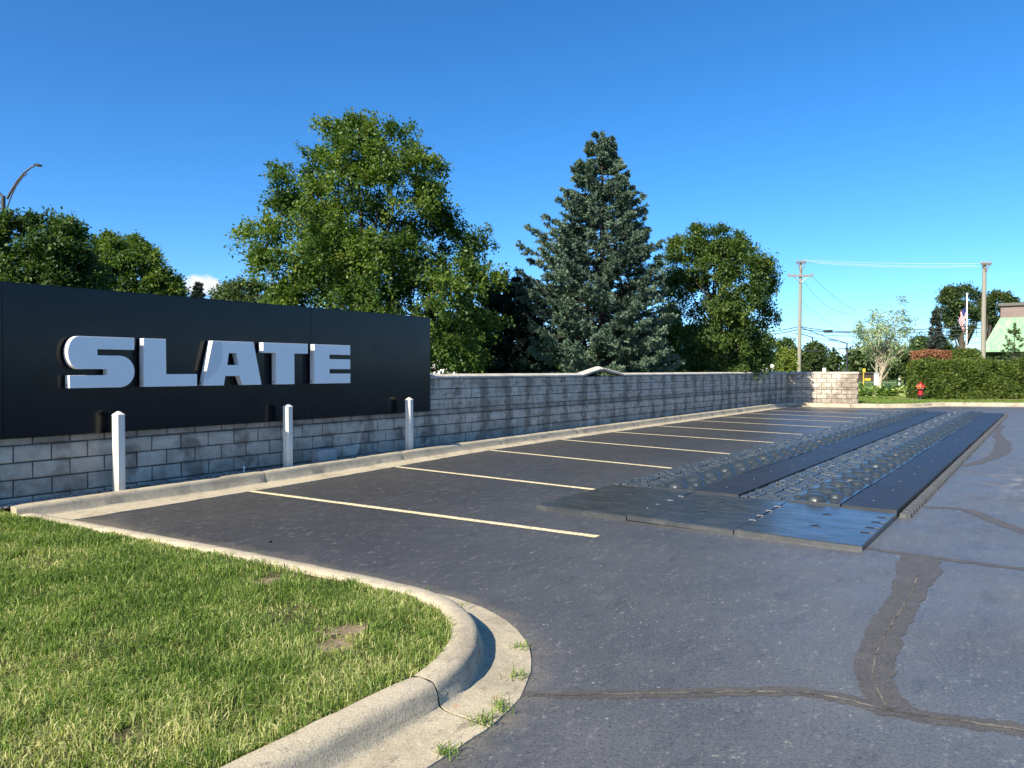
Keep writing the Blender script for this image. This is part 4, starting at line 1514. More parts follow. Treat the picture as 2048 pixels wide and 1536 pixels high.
# trees behind the left half of the sign
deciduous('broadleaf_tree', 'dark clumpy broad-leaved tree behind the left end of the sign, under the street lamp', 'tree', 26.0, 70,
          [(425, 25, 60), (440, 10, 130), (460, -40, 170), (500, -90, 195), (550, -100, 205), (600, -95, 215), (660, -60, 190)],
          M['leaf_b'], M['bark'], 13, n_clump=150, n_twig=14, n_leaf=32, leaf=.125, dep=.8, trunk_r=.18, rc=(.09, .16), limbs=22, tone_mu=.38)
deciduous('broadleaf_tree', 'brighter spiky-topped tree behind the letters L and A of the sign', 'tree', 34.0, 275,
          [(468, 205, 270), (485, 185, 300), (515, 178, 330), (550, 180, 365), (590, 190, 378), (640, 200, 372)],
          M['leaf_a'], M['bark'], 14, n_clump=130, n_twig=14, n_leaf=32, leaf=.125, dep=.9, trunk_r=.16, rc=(.10, .17), limbs=20, tone_mu=.52)
deciduous('thicket', 'dark low thicket closing the gap behind the spruces and the rounded tree', 'thicket', 44.0, 1300,
          [(640, 1080, 1480), (680, 1040, 1540), (720, 1000, 1560), (750, 980, 1560)],
          M['leaf_b'], M['bark'], 36, n_clump=150, n_twig=11, n_leaf=16, leaf=.19, dep=.18, trunk_r=.12, rc=(.06, .09), limbs=16, tone_mu=.3)
# right-hand group
deciduous('broadleaf_tree', 'tall high-crowned tree behind the flag pole', 'tree', 74.0, 1925,
          [(570, 1895, 1935), (585, 1875, 1955), (605, 1870, 1975), (625, 1880, 1970), (650, 1895, 1955), (672, 1905, 1935)],
          M['leaf_far'], M['bark'], 15, n_clump=60, n_twig=12, n_leaf=20, leaf=.22, dep=.9, trunk_r=.35, rc=(.11, .18), limbs=16, tone_mu=.5)
deciduous('broadleaf_tree', 'high-crowned tree behind the green copper roof and utility pole', 'tree', 80.0, 1962,
          [(583, 1985, 2015), (595, 1965, 2032), (612, 1962, 2038), (632, 1970, 2015), (660, 1975, 2000)],
          M['leaf_far'], M['bark'], 16, n_clump=44, n_twig=12, n_leaf=20, leaf=.22, dep=.9, trunk_r=.3, rc=(.11, .18), limbs=12, tone_mu=.5)
spruce('spruce_tree', 'thin dark conifer left of the flag pole', 70.0, 1871, 622, [(630, 1868, 1874), (660, 1862, 1880), (700, 1858, 1885), (740, 1856, 1888)], M['needle_dark'], 23, levels=16, per=8, n_spr=10, n_need=14, needle=.30, trunk_r=.15, tone_mu=.7)
spruce('conifer_sapling', 'small green conifer in front of the copper roof at the hedge', 41.5, 2028, 648, [(655, 2024, 2032), (690, 2012, 2042), (720, 2005, 2050), (770, 2000, 2055)], M['needle_green'], 24, levels=13, per=6, n_spr=9, n_need=18, needle=.10, trunk_r=.05, tone_mu=.6, up=.8)
deciduous('sapling', 'slender sapling with sparse pale leaves in the flower bed', 'tree', 43.0, 1760,
          [(592, 1797, 1812), (620, 1755, 1815), (650, 1708, 1825), (690, 1708, 1830), (720, 1730, 1812)],
          M['leaf_pale'], M['bark_pale'], 17, n_clump=95, n_twig=9, n_leaf=7, leaf=.115, dep=.9, trunk_r=.075, rc=(.11, .18), limbs=60, tone_mu=.6, outer=.6, droop=-.1)
deciduous('shrub', 'feathery yellow-green young tree behind the corner of the wall', 'shrub', 48.0, 1570,
          [(698, 1562, 1580), (710, 1552, 1590), (725, 1548, 1596), (748, 1556, 1590)],
          M['leaf_c'], M['bark'], 18, n_clump=34, n_twig=9, n_leaf=12, leaf=.11, dep=.9, trunk_r=.04, rc=(.10, .17), limbs=16, tone_mu=.55, droop=-.3)
deciduous('shrub', 'bright yellow-green low shrub seen over the wall below the rounded tree', 'shrub', 36.0, 1482,
          [(730, 1460, 1500), (740, 1455, 1508), (755, 1458, 1505)], M['leaf_c'], M['bark'], 19, n_clump=20, n_twig=9, n_leaf=12, leaf=.10, trunk_r=.03, rc=(.16, .24), limbs=6, tone_mu=.5)
deciduous('shrub', 'green shrub seen over the wall beside the grey post', 'shrub', 37.0, 1440,
          [(722, 1428, 1450), (735, 1418, 1456), (755, 1420, 1456)], M['leaf_hedge'], M['bark'], 20, n_clump=18, n_twig=9, n_leaf=12, leaf=.10, trunk_r=.03, rc=(.16, .24), limbs=6, tone_mu=.5)
deciduous('broadleaf_tree', 'round-headed tree beyond the road, right of the near utility pole', 'tree', 95.0, 1630,
          [(687, 1620, 1640), (697, 1608, 1648), (715, 1604, 1652), (735, 1606, 1650)], M['leaf_far'], M['bark'], 31, n_clump=34, n_twig=10, n_leaf=16, leaf=.30, trunk_r=.2, rc=(.13, .2), limbs=6, tone_mu=.55)
deciduous('broadleaf_tree', 'dark tree beyond the wall corner, left of the near utility pole', 'tree', 90.0, 1572,
          [(678, 1566, 1580), (690, 1556, 1590), (712, 1548, 1596), (740, 1545, 1598)], M['leaf_b'], M['bark'], 32, n_clump=34, n_twig=10, n_leaf=16, leaf=.28, trunk_r=.2, rc=(.13, .2), limbs=6, tone_mu=.4)
deciduous('broadleaf_tree', 'spreading green tree behind the sapling and the lawn', 'tree', 64.0, 1812,
          [(698, 1790, 1840), (710, 1775, 1860), (730, 1768, 1862), (750, 1775, 1850)], M['leaf_far'], M['bark'], 33, n_clump=46, n_twig=12, n_leaf=18, leaf=.22, trunk_r=.2, rc=(.11, .17), limbs=8, tone_mu=.6)
deciduous('broadleaf_tree', 'dark rounded tree between the spreading tree and the brown hedge', 'tree', 72.0, 1855,
          [(674, 1835, 1872), (686, 1822, 1895), (702, 1818, 1900), (730, 1820, 1898)], M['leaf_b'], M['bark'], 34, n_clump=46, n_twig=12, n_leaf=18, leaf=.24, trunk_r=.2, rc=(.11, .17), limbs=8, tone_mu=.45)
deciduous('broadleaf_tree', 'distant low tree seen above the sign left of the largest tree', 'tree', 70.0, 520,
          [(562, 500, 540), (572, 440, 560), (585, 420, 580), (612, 415, 590)], M['leaf_far'], M['bark'], 35, n_clump=60, n_twig=12, n_leaf=18, leaf=.24, trunk_r=.2, rc=(.09, .14), limbs=8, tone_mu=.6)
spruce('conifer', 'tiny dark conifer top poking over the sign beside the cloud', 60.0, 397, 568, [(575, 393, 401), (600, 385, 409), (640, 378, 416)], M['needle_dark'], 25, levels=11, per=8, n_spr=10, n_need=14, needle=.25, tone_mu=.5, z_low=5.2)

# far woods on the horizon: one mass
rg = np.random.default_rng(77)
Pl, Dl, Wl, Tl = [], [], [], []
for i in range(230):
    x = -190 + 470 * (i + rg.random()) / 230
    y = 150 + rg.normal(0, 9) + 0.02 * abs(x)
    hgt = rg.uniform(4.4, 6.6) * (1.5 if x < -20 else 1.0)
    wd = rg.uniform(2.0, 3.4)
    n = 620
    ph, ct = rg.random(n) * 6.28, rg.uniform(-1, 1, n)
    rr = rg.random(n) ** .4
    lump = 1 + .22 * np.sin(3 * ph + i) * np.sin(4 * ct + i)
    P = np.stack([x + wd * rr * lump * np.cos(ph) * np.sqrt(1 - ct ** 2), y + wd * rr * np.sin(ph) * np.sqrt(1 - ct ** 2), .1 + hgt * .5 + hgt * .52 * rr * ct * lump], 1)
    D = unit(rg.normal(0, 1, (n, 3)) + [0, 0, -.3])
    Wv = unit(np.cross(D, unit(rg.normal(0, .6, (n, 3)) + [0, 0, .8])))
    s = rg.uniform(.55, 1.1, (n, 1))
    Pl.append(P); Dl.append(D * s); Wl.append(Wv * s * .8); Tl.append(np.clip(rg.normal(.3 + .4 * rg.random(), .15, n), 0, 1))
put('far_woods', cards('far_woods', np.concatenate(Pl), np.concatenate(Dl), np.concatenate(Wl), np.concatenate(Tl), M['leaf_far']), kind='stuff')

# ------------------------------------------------------------------ hedges, bed, lawn details on the right
def hedge(name, label, x0, x1, y0, y1, z1, mat, n, leaf, seed, z0=.12, tone_mu=.45, mat2=None, split=None, core=(.012, .02, .008)):
    rg = np.random.default_rng(seed)
    root = thing(name, label, 'hedge', (x0, y0, z0))
    w, d, h = x1 - x0, y1 - y0, z1 - z0
    def scatter(n, xa, xb):
        a = rg.random(n)
        P = np.stack([xa + (xb - xa) * rg.random(n), d * rg.random(n), h * rg.random(n)], 1)
        face = rg.random(n)
        fr = face < .60
        P[fr, 1] = np.abs(rg.normal(0, .07, fr.sum()))
        tp = (face >= .60) & (face < .88)
        P[tp, 2] = h - np.abs(rg.normal(0, .07, tp.sum()))
        en = face >= .88
        P[en, 0] = xa + np.abs(rg.normal(0, .07, en.sum())) if xa == 0 else P[en, 0]
        bump = (vnoise(P[:, 0] * 2.2 + seed, P[:, 2] * 2.2 + 9) - .5)
        P[:, 1] += bump * .30 * (1 - P[:, 1] / d)
        P[:, 2] += (vnoise(P[:, 0] * 1.7 + 3, P[:, 1] * 1.7 + seed) - .5) * .22 * (P[:, 2] / h)
        # rounded shoulder
        sh = np.clip((P[:, 2] - (h - .3)) / .3, 0, 1)
        P[:, 1] += sh ** 2 * .18 * (P[:, 1] < .4)
        P[:, 2] = np.maximum(P[:, 2], .10)
        D = unit(rg.normal(0, .7, (n, 3)) + [0, -.4, .15])
        nr = unit(rg.normal(0, .6, (n, 3)) + [0, -.5, .55])
        Wv = unit(np.cross(D, nr))
        s = leaf * rg.uniform(.6, 1.3, (n, 1))
        cl = vnoise(P[:, 0] * 5, P[:, 2] * 5 + P[:, 1] * 5)
        return P, D * s, Wv * s * .6, np.clip(rg.normal(tone_mu, .17, n) + (cl - .5) * .5, 0, 1)
    if split is None:
        put('foliage', cards('foliage', *scatter(n, 0, w), mat), root)
    else:
        put('foliage', cards('foliage', *scatter(int(n * split), 0, w * split), mat2), root, label='rusty brown end of the hedge')
        put('foliage', cards('foliage', *scatter(int(n * (1 - split)), w * split, w), mat), root)
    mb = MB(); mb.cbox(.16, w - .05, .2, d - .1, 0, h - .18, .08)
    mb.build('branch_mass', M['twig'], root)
    return root


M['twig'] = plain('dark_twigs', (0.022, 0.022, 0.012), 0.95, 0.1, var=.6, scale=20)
pL, pR = at(1840, 795, 36.5), at(2120, 795, 36.5)
hedge('hedge', 'broad dense green hedge behind the fire hydrant', pL.x, pR.x, 36.5, 37.7, 2.02, M['leaf_hedge'], 46000, .12, 41, tone_mu=.52)
pL, pR = at(1838, 795, 40.2), at(1964, 795, 40.2)
hedge('hedge', 'taller clipped hedge with rusty brown end, behind the broad green hedge', pL.x, pR.x, 40.2, 41.2, 2.60, M['leaf_hedge'], 15000, .10, 42, mat2=M['leaf_copper'], split=.52, tone_mu=.6)

# planting bed
bed = [G(1716, 793, .14), G(1790, 795, .14), G(1870, 797, .14), G(1930, 801, .14), G(2048, 801, .14), G(2200, 801, .14), Vector((38, 36.4, .14)), Vector((19, 36.4, .14)), Vector((19, 39, .14)), Vector((17.6, 40, .14))]
mb = MB(); mb.face(bed)
me = mb.mesh('planting_bed', M['mulch'], flip_check=False)
bm = bmesh.new(); bm.from_mesh(me); bmesh.ops.triangulate(bm, faces=bm.faces[:])
for f in bm.faces:
    if f.normal.z < 0:
        f.normal_flip()
bm.to_mesh(me); bm.free()
put('planting_bed', me, kind='structure')
rg = np.random.default_rng(55)
Pl, Dl, Wl, Tl = [], [], [], []
for i in range(120):
    px = rg.uniform(1712, 1892)
    py = rg.uniform(783, 792) if px < 1820 else rg.uniform(788, 794)
    c = np.array(G(px, py, .14))
    big = rg.uniform(.7, 1.2)
    n = 34
    az = rg.random(n) * 6.28
    el = rg.uniform(.25, 1.2, n)
    D = np.stack([np.cos(az) * np.cos(el), np.sin(az) * np.cos(el), np.sin(el)], 1)
    l = rg.uniform(.34, .62, (n, 1)) * big
    P = c + D * l * .45 + [0, 0, .02]
    D2 = unit(D + [0, 0, -.55])
    Wv = unit(np.cross(D2, np.array([0, 0, 1.0]) + rg.normal(0, .2, (n, 3))))
    Pl.append(P); Dl.append(D2 * l * .62); Wl.append(Wv * l * .42); Tl.append(np.clip(rg.normal(rg.choice([.3, .55, .85]), .15, n), 0, 1))
put('hosta_bed', cards('hosta_bed', np.concatenate(Pl), np.concatenate(Dl), np.concatenate(Wl), np.concatenate(Tl), M['leaf_hosta']), kind='stuff')
for i, (px, lb) in enumerate(((1889, 'small yellow flowering plant at the hedge foot, nearer the hydrant'), (1911, 'small yellow flowering plant at the hedge foot, farther from the hydrant'))):
    c = G(px, 797.5, .14)
    n = 420
    ph, ct, rr = rg.random(n) * 6.28, rg.random(n), rg.random(n) ** .5
    P = np.stack([.28 * rr * np.cos(ph), .22 * rr * np.sin(ph), .02 + .20 * ct * (1.1 - rr * .6)], 1)
    D = unit(rg.normal(0, 1, (n, 3)) + [0, 0, .6])
    put('flowering_plant', cards('flowering_plant', P, D * .06, unit(np.cross(D, rg.normal(0, 1, (n, 3)))) * .045, np.clip(rg.normal(.75, .2, n), 0, 1), M['leaf_c']), None, c, label=lb, category='plant', group='yellow plants at the hedge foot')

# fire hydrant
hp = G(1841, 798, .14)
hy = thing('fire_hydrant', 'red fire hydrant with orange side cap on the grass before the hedge', 'hydrant', hp, R(-40))
mb = MB(); mb.lathe([(.15, 0), (.15, .03), (.095, .05), (.095, .16), (.14, .165), (.14, .20), (.105, .21)], 20)
mb.build('standpipe', M['black'], hy, smooth=40)
mb = MB(); mb.lathe([(.14, .202), (.14, .235), (.11, .245), (.105, .46), (.13, .475), (.13, .50)], 20)
mb.build('barrel', M['red'], hy, smooth=40)
mb = MB(); mb.lathe([(.134, .50), (.134, .528)], 20)
mb.build('flange_ring', M['white'], hy, smooth=40)
mb = MB(); mb.lathe([(.12, .528), (.12, .66), (.125, .675), (.11, .72), (.075, .765), (.03, .785), (.028, .83), (.02, .835)], 20)
mb.build('bonnet', M['red'], hy, smooth=40)
mb = MB()
mb.lathe([(.085, .08), (.085, .17), (.10, .175), (.10, .225), (.05, .235), (.025, .27)], 16, Matrix.Translation((0, 0, .585)) @ Matrix.Rotation(R(-90), 4, 'X') @ Matrix.Rotation(R(180), 4, 'X'))
mb.build('pumper_cap', M['orange'], hy, smooth=40)
for s_ in (1, -1):
    mb = MB(); mb.lathe([(.055, .08), (.055, .14), (.068, .145), (.068, .18), (.025, .19), (.02, .215)], 14, Matrix.Translation((0, 0, .60)) @ Matrix.Rotation(R(90 * s_), 4, 'Y'))
    mb.build('hose_cap', M['orange'] if s_ < 0 else M['red'], hy, smooth=40)


def bars(name, label, cat, loc, items, rz=0.0):
    """a thing made of named parts: (part name, material, builder)"""
    root = thing(name, label, cat, loc, rz)
    for nm, mt, fn in items:
        mb = MB(); fn(mb); mb.build(nm, mt, root, smooth=40)
    return root


# small things over the lawn
p = at(1727, 758, 62); p.z = .12
bars('sign_post', 'yellow sign post on the lawn left of the sapling', 'sign', p, [('post', M['yellow'], lambda m: m.tube([(0, 0, 0), (0, 0, 1.5)], .04, 8)), ('sign_plate', M['yellow'], lambda m: m.box(-.12, .12, -.09, -.07, 1.25, 1.55)), ('warning_plate', M['yellow'], lambda m: m.box(.05, .55, -.09, -.07, .55, .75))])
p = at(1753, 768, 50); p.z = .12
bars('marker_post', 'pale utility marker post beside the sapling trunk', 'post', p, [('post', M['white'], lambda m: m.box(-.13, .13, -.1, .1, 0, 1.2)), ('cap', M['galv'], lambda m: m.box(-.16, .16, -.12, .12, 1.202, 1.27)), ('mast', M['pole_wood'], lambda m: m.tube([(0, 0, 1.27), (0, 0, 4.4)], [.09, .07], 8))])
p = at(1799, 757, 70); p.z = .12
bars('guy_guard', 'slanted yellow guy-wire guard on the lawn before the stone pillar', 'cable guard', p, [('post', M['white'], lambda m: m.tube([(0, 0, 0), (0, 0, .95)], .07, 8)), ('guard', M['yellow'], lambda m: m.tube([(.05, 0, .9), (.72, 0, .02)], .06, 8))])
p = at(1823, 775, 41.0); p.z = .12
bars('stone_pillar', 'pale stone pillar at the near end of the hedge', 'pillar', p, [('shaft', M['stone'], lambda m: m.cbox(-.14, .14, -.14, .14, 0, .85, .02)), ('cap', M['stone'], lambda m: m.cbox(-.09, .09, -.09, .09, .852, 1.02, .02))])
p = at(1745, 752, 100); p.z = .12
bars('shed', 'low dark brown shed under the trees beyond the lawn', 'shed', p, [('wall', M['brown'], lambda m: m.box(-2.2, 2.2, 0, 2, 0, 1.0)), ('roof', M['cap'], lambda m: m.box(-2.4, 2.4, -.2, 2.2, 1.002, 1.12))])
mb = MB(); mb.face([(20, 86, .128), (140, 78, .128), (140, 79.6, .128), (20, 87.6, .128)])
mb.build('footpath', M['path'], kind='structure')
mb = MB(); mb.face([(-80, 118, .128), (200, 112, .128), (200, 119, .128), (-80, 125, .128)])
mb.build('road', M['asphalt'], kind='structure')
for px, py, Y, lb in ((1523, 737, 60, 'small white notice sign over the wall, farthest from the corner'), (1544.5, 733, 66, 'small white notice sign over the wall beside the yellow-green tree'), (1648, 740, 70, 'small white notice sign over the end wall')):
    p = at(px, py, Y)
    bars('notice_sign', lb, 'sign', (p.x, p.y, .12), [('post', M['galv'], lambda m, z=p.z: m.tube([(0, 0, 0), (0, 0, z - .12)], .03, 6)), ('plate', M['white'], lambda m, z=p.z: m.box(-.16, .16, -.06, -.04, z - .32, z + .08))])
p = at(1427, 748, 34); p.z = .12
bars('grey_post', 'stubby grey post with dark cap seen over the wall', 'post', p, [('post', M['stone'], lambda m: m.tube([(0, 0, 0), (0, 0, 1.70)], .07, 10)), ('cap', M['black'], lambda m: m.lathe([(.08, 1.70), (.08, 1.80), (.03, 1.86)], 10))])
p = at(1535, 745, 80)
bars('signal_mast', 'slim traffic mast with a long horizontal arm beyond the wall corner', 'traffic mast', (p.x, p.y, .12),
     [('pole', M['galv'], lambda m: m.tube([(-.2, 0, 0), (.02, 0, 3.1)], [.08, .06], 8)), ('arm', M['galv'], lambda m: m.tube([(.02, 0, 3.05), (3.4, 0, 2.85)], [.05, .04], 8))])
for px, py, Y, lb in ((1625, 676, 110, 'dark street light pole above the round-headed tree'), (1694, 688, 105, 'dark street light pole left of the sapling')):
    p = at(px, py, Y)
    bars('street_light', lb, 'street light', (p.x, p.y, .12), [('pole', M['cable'], lambda m, z=p.z: m.tube([(0, 0, 0), (0, 0, z)], [.12, .09], 8)), ('arm', M['cable'], lambda m, z=p.z: m.tube([(0, 0, z - .05), (-1.2, 0, z + .35), (-2.6, 0, z + .5)], .06, 6))])

# white building behind the trees, right of the sign
p0, p1 = at(800, 745, 60), at(945, 745, 60)
wb = thing('white_building', 'low white building glimpsed between the sign and the dark spruce', 'building', (p0.x, 60, .12))
mb = MB(); mb.box(0, p1.x - p0.x, 0, 8, 0, 2.05); mb.build('wall', M['wall_white'], wb)
mb = MB(); mb.box(-.15, p1.x - p0.x + .15, -.15, 8.1, 2.052, 2.25); mb.build('roof_edge', M['white'], wb)

# ------------------------------------------------------------------ copper-roofed building
YB = 58.0
pa, pb = at(1962, 700, YB), at(1993, 635, YB)
ptop = at(1993, 606, YB).z
cb = thing('copper_roof_building', 'building with green verdigris copper mansard roof behind the hedge', 'building', (pa.x, YB, .12), R(-34))
bw, bd = 26.0, 18.0
ez, rz_ = pa.z - .12, pb.z - .12
ins = pb.x - pa.x
npan = 24
PW_ = 2.15
mb = MB()
mb.v = [(0, 0, ez), (bw, 0, ez), (bw, bd, ez), (0, bd, ez), (ins, ins, rz_), (bw - ins, ins, rz_), (bw - ins, bd - ins, rz_), (ins, bd - ins, rz_)]
mb.f = [(3, 2, 6, 7), (1, 2, 6, 5), (0, 3, 7, 4), (4, 5, 6, 7)]
mb.m = [0] * 4
mb.build('mansard', M['copper'], cb)
x = 0.0
while x < bw - .1:
    x2 = min(x + PW_, bw)
    top = lambda q: min(max(q, ins), bw - ins)
    mb = MB()
    lo, hi = (x, x2), (top(x), top(x2))
    e = .02
    if hi[1] - hi[0] > .02:
        mb.face([(lo[0] + e, 0, ez), (lo[1] - e, 0, ez), (hi[1] - e, ins, rz_), (hi[0] + e, ins, rz_)])
        mb.face([(lo[0] + e, .0, ez), (hi[0] + e, ins, rz_), (hi[0] + e, ins + .05, rz_), (lo[0] + e, .05, ez)])
        mb.build('roof_panel', M['copper'], cb, flip_check=False)
        s_ = MB(); s_.tube([(x2, -.02, ez), (hi[1], ins - .02, rz_)], .035, 6)
        s_.build('standing_seam', M['copper'], cb)
    x = x2
mb = MB(); mb.box(ins + .05, bw - ins - .05, ins + .05, bd - ins, rz_ + .002, ptop - .12 - .22); mb.build('fascia', M['fascia'], cb)
mb = MB(); mb.box(ins - .10, bw - ins + .1, ins - .12, bd - ins + .1, ptop - .12 - .218, ptop - .12); mb.build('roof_cap', M['cap'], cb)
mb = MB(); mb.box(-.1, bw + .1, -.1, bd, ez - .16, ez - .002); mb.build('eave', M['copper'], cb)
mb = MB(); mb.box(2.2, bw - 1, 2.2, bd - 1, 0, ez - .162); mb.build('wall', M['bld_wall'], cb)
mb = MB(); mb.box(.05, bw - .1, .05, bd - .1, ez - .20, ez - .162); mb.build('soffit', M['soffit'], cb)
for wx in (3.2, 6.4, 9.6, 12.8, 16.0):
    fr = MB(); fr.box(wx - .06, wx + 2.06, 2.12, 2.199, .9, 2.6); fo = fr.build('window', M['soffit'], cb)
    gl = MB(); gl.box(wx, wx + 2.0, 2.10, 2.118, .96, 2.54); gl.build('pane', M['glass'], fo)

# flag pole with hanging flag
fp = at(1933, 697, 52.0)
fz = at(1933, 588, 52.0).z
pole = thing('flag_pole', 'white flag pole in front of the high-crowned tree', 'flag pole', (fp.x, 52.0, .12))
mb = MB(); mb.tube([(0, 0, 0), (0, 0, fz - .2)], [.07, .04], 10); mb.build('pole', M['white'], pole, smooth=50)
mb = MB(); mb.lathe([(.02, fz - .22), (.09, fz - .16), (.09, fz - .1), (.02, fz - .04)], 10); mb.build('finial', M['wire_bright'], pole, smooth=60)
ft, fb = at(1933, 611, 52).z, at(1933, 655, 52).z
mb = MB()
nu, nv = 26, 26
hoist, fly = .85, 1.45
vid = {}
for i in range(nu + 1):
    s = i / nu
    for j in range(nv + 1):
        t = j / nv                                   # 0 at the lower hoist corner
        fold = .10 * math.sin(s * 13 + t * 2.0) * (.3 + s)
        x = -.05 - .46 * math.sin(min(1, s * 1.25) * 1.57) * (.55 + .45 * t) + .12 * s * (1 - t)
        z = ft - hoist * (1 - t) - s * fly * .62 - .12 * s * s
        vid[i, j] = len(mb.v)
        mb.v.append((x, fold, z - .12))
for i in range(nu):
    for j in range(nv):
        t = (j + .5) / nv
        s = (i + .5) / nu
        stripe = int(t * 13)
        mi = 2 if (s < .4 and t > 6 / 13) else (0 if stripe % 2 == 0 else 1)
        mb.f.append((vid[i, j], vid[i + 1, j], vid[i + 1, j + 1], vid[i, j + 1])); mb.m.append(mi)
fl = mb.build('flag', [M['flag_red'], M['flag_white'], M['flag_blue']], None, smooth=60, label='limp hanging American flag of red and white stripes on the white pole', category='flag')
fl.location = pole.location
sol = fl.modifiers.new('cloth', 'SOLIDIFY'); sol.thickness = .004

# ------------------------------------------------------------------ utility poles and wires
YP = 60.0
b1 = at(1598, 745, YP); t1 = at(1600, 523, YP)
up1 = thing('utility_pole', 'weathered wooden utility pole with two cross-arms behind the end wall', 'utility pole', (b1.x, YP, .12))
ht = t1.z - .12
mb = MB(); mb.tube([(0, 0, 0), (.03, 0, ht * .5), (.08, 0, ht)], [.155, .135, .10], 12); mb.build('pole', M['pole_wood'], up1, smooth=60)
za = at(1598, 552, YP).z - .12
mb = MB(); mb.box(-1.0, 1.0, -.20, -.09, za - .07, za + .07); mb.build('cross_arm', M['pole_wood'], up1)
mb = MB(); mb.tube([(-.55, -.15, za - .05), (0, -.15, za - .55)], .03, 6); mb.tube([(.6, -.15, za - .05), (.05, -.15, za - .55)], .03, 6); mb.build('brace', M['galv'], up1)
mb = MB(); mb.box(-.32, .42, -.20, -.08, ht - .16, ht - .02); mb.build('cross_arm', M['arm_wood'], up1)
mb = MB(); mb.tube([(-.25, -.14, ht - .15), (.05, -.14, ht - .85)], .03, 6); mb.tube([(.36, -.14, ht - .15), (.1, -.14, ht - .85)], .03, 6); mb.build('brace', M['arm_wood'], up1)
for x, z in ((-.95, za + .07), (-.5, za + .07), (.95, za + .07), (-.28, ht - .02), (.08, ht - .02), (.38, ht - .02)):
    mb = MB(); mb.lathe([(.03, z), (.06, z + .05), (.03, z + .09), (.06, z + .13), (.02, z + .17)], 8, Matrix.Translation((x, -.14, 0)))
    mb.build('insulator', M['galv'], up1, smooth=60)
YP2 = 50.0
b2 = at(1966, 745, YP2); t2 = at(1967, 525, YP2)
up2 = thing('utility_pole', 'weathered wooden utility pole rising beside the copper roof', 'utility pole', (b2.x, YP2, .12))
ht2 = t2.z - .12
mb = MB(); mb.tube([(0, 0, 0), (0, 0, ht2 * .5), (.02, 0, ht2)], [.155, .145, .12], 12); mb.build('pole', M['pole_wood'], up2, smooth=60)
mb = MB(); mb.box(-.30, .36, -.22, -.10, ht2 - .18, ht2 - .05); mb.build('cross_arm', M['arm_wood'], up2)
mb = MB(); mb.tube([(-.18, -.16, ht2 - .18), (0, -.16, ht2 - .6)], .03, 6); mb.tube([(.24, -.16, ht2 - .18), (.05, -.16, ht2 - .6)], .03, 6); mb.build('brace', M['arm_wood'], up2)
for x in (-.26, .02, .3):
    mb = MB(); mb.lathe([(.03, ht2 - .05), (.06, ht2), (.03, ht2 + .05), (.06, ht2 + .09), (.02, ht2 + .13)], 8, Matrix.Translation((x, -.16, 0)))
    mb.build('insulator', M['galv'], up2, smooth=60)


def wire(name, label, pts, r, mat, sag=0.0, n=18, group='overhead wires', cat='wire'):
    """pts: (px, py, depth) knots, sagging in between"""
    K = [at(*p) for p in pts]
    path = []
    for a, b in zip(K, K[1:]):
        for i in range(n):
            t = i / n
            q = a.lerp(b, t)
            q.z -= sag * 4 * t * (1 - t)
            path.append(q)
    path.append(K[-1])
    g = MB()
    g.tube(path, r, 6)
    return g.build(name, mat, None, smooth=80, label=label, category=cat, group=group)


wire('power_wire', 'uppermost pale wire shining between the tops of the two utility poles', [(1602, 519.5, YP), (1962, 527, YP2)], .013, M['wire_bright'], .12)
wire('power_wire', 'pale wire just under the uppermost one between the pole tops', [(1605, 522, YP), (1950, 531, YP2)], .015, M['wire_bright'], .16)
wire('power_wire', 'lowest of the three pale wires between the pole tops', [(1608, 524, YP), (1968, 533, YP2)], .013, M['wire_bright'], .2)
wire('service_wire', 'thin wire sloping down from the right end of the lower cross-arm', [(1622, 549, YP), (1712, 622, 52)], .010, M['cable'], .25)
wire('service_wire', 'thin wire sloping down from the pole just below the lower cross-arm', [(1606, 560, YP), (1706, 627, 54)], .010, M['cable'], .75)
wire('service_wire', 'thin wire sloping from the middle of the near pole towards the sapling', [(1604, 604, YP), (1700, 668, 54)], .010, M['cable'], .2)
wire('cable', 'thick upper black cable carrying the splice case between the poles', [(1535, 664, 70), (1600, 652.5, YP), (1660, 661, 57), (1715, 662, 55), (1800, 660, 53), (1965, 649, YP2)], .03, M['cable'], .06)
wire('cable', 'thick second black cable just below the splice case', [(1540, 668, 70), (1600, 658, YP), (1700, 665, 56), (1800, 665, 53), (1965, 656, YP2)], .03, M['cable'], .08)
wire('cable', 'black cable drooping below the pair with the splice case', [(1600, 664, YP), (1700, 672, 56), (1800, 674, 53), (1965, 664, YP2)], .02, M['cable'], .08)
wire('cable', 'lowest black cable between the two utility poles', [(1600, 668, YP), (1695, 687, 56), (1800, 684, 53), (1965, 672, YP2)], .016, M['cable'], .05)
wire('cable', 'black cable falling from the near pole to the street light by the sapling', [(1603, 655, YP), (1694, 686, 105)], .03, M['cable'], .1)
wire('cable', 'black cable low behind the round-headed tree', [(1545, 706, 90), (1602, 701, 80), (1680, 697, 75), (1725, 684, 70)], .035, M['cable'], .2)
wire('cable', 'thin cable low over the brown hedge', [(1800, 690, 60), (1890, 688, 55), (1965, 684, YP2)], .014, M['cable'], .05)
c = at(1656, 662.5, 57)
mb = MB(); mb.lathe([(.05, -.34), (.11, -.28), (.12, 0), (.11, .28), (.05, .34)], 12, Matrix.Translation(c) @ Matrix.Rotation(R(90), 4, 'Y') @ Matrix.Rotation(R(6), 4, 'X'))
mb.build('splice_case', M['cable'], None, smooth=50, label='black cable splice case hanging on the cable beside the near utility pole', category='cable box')

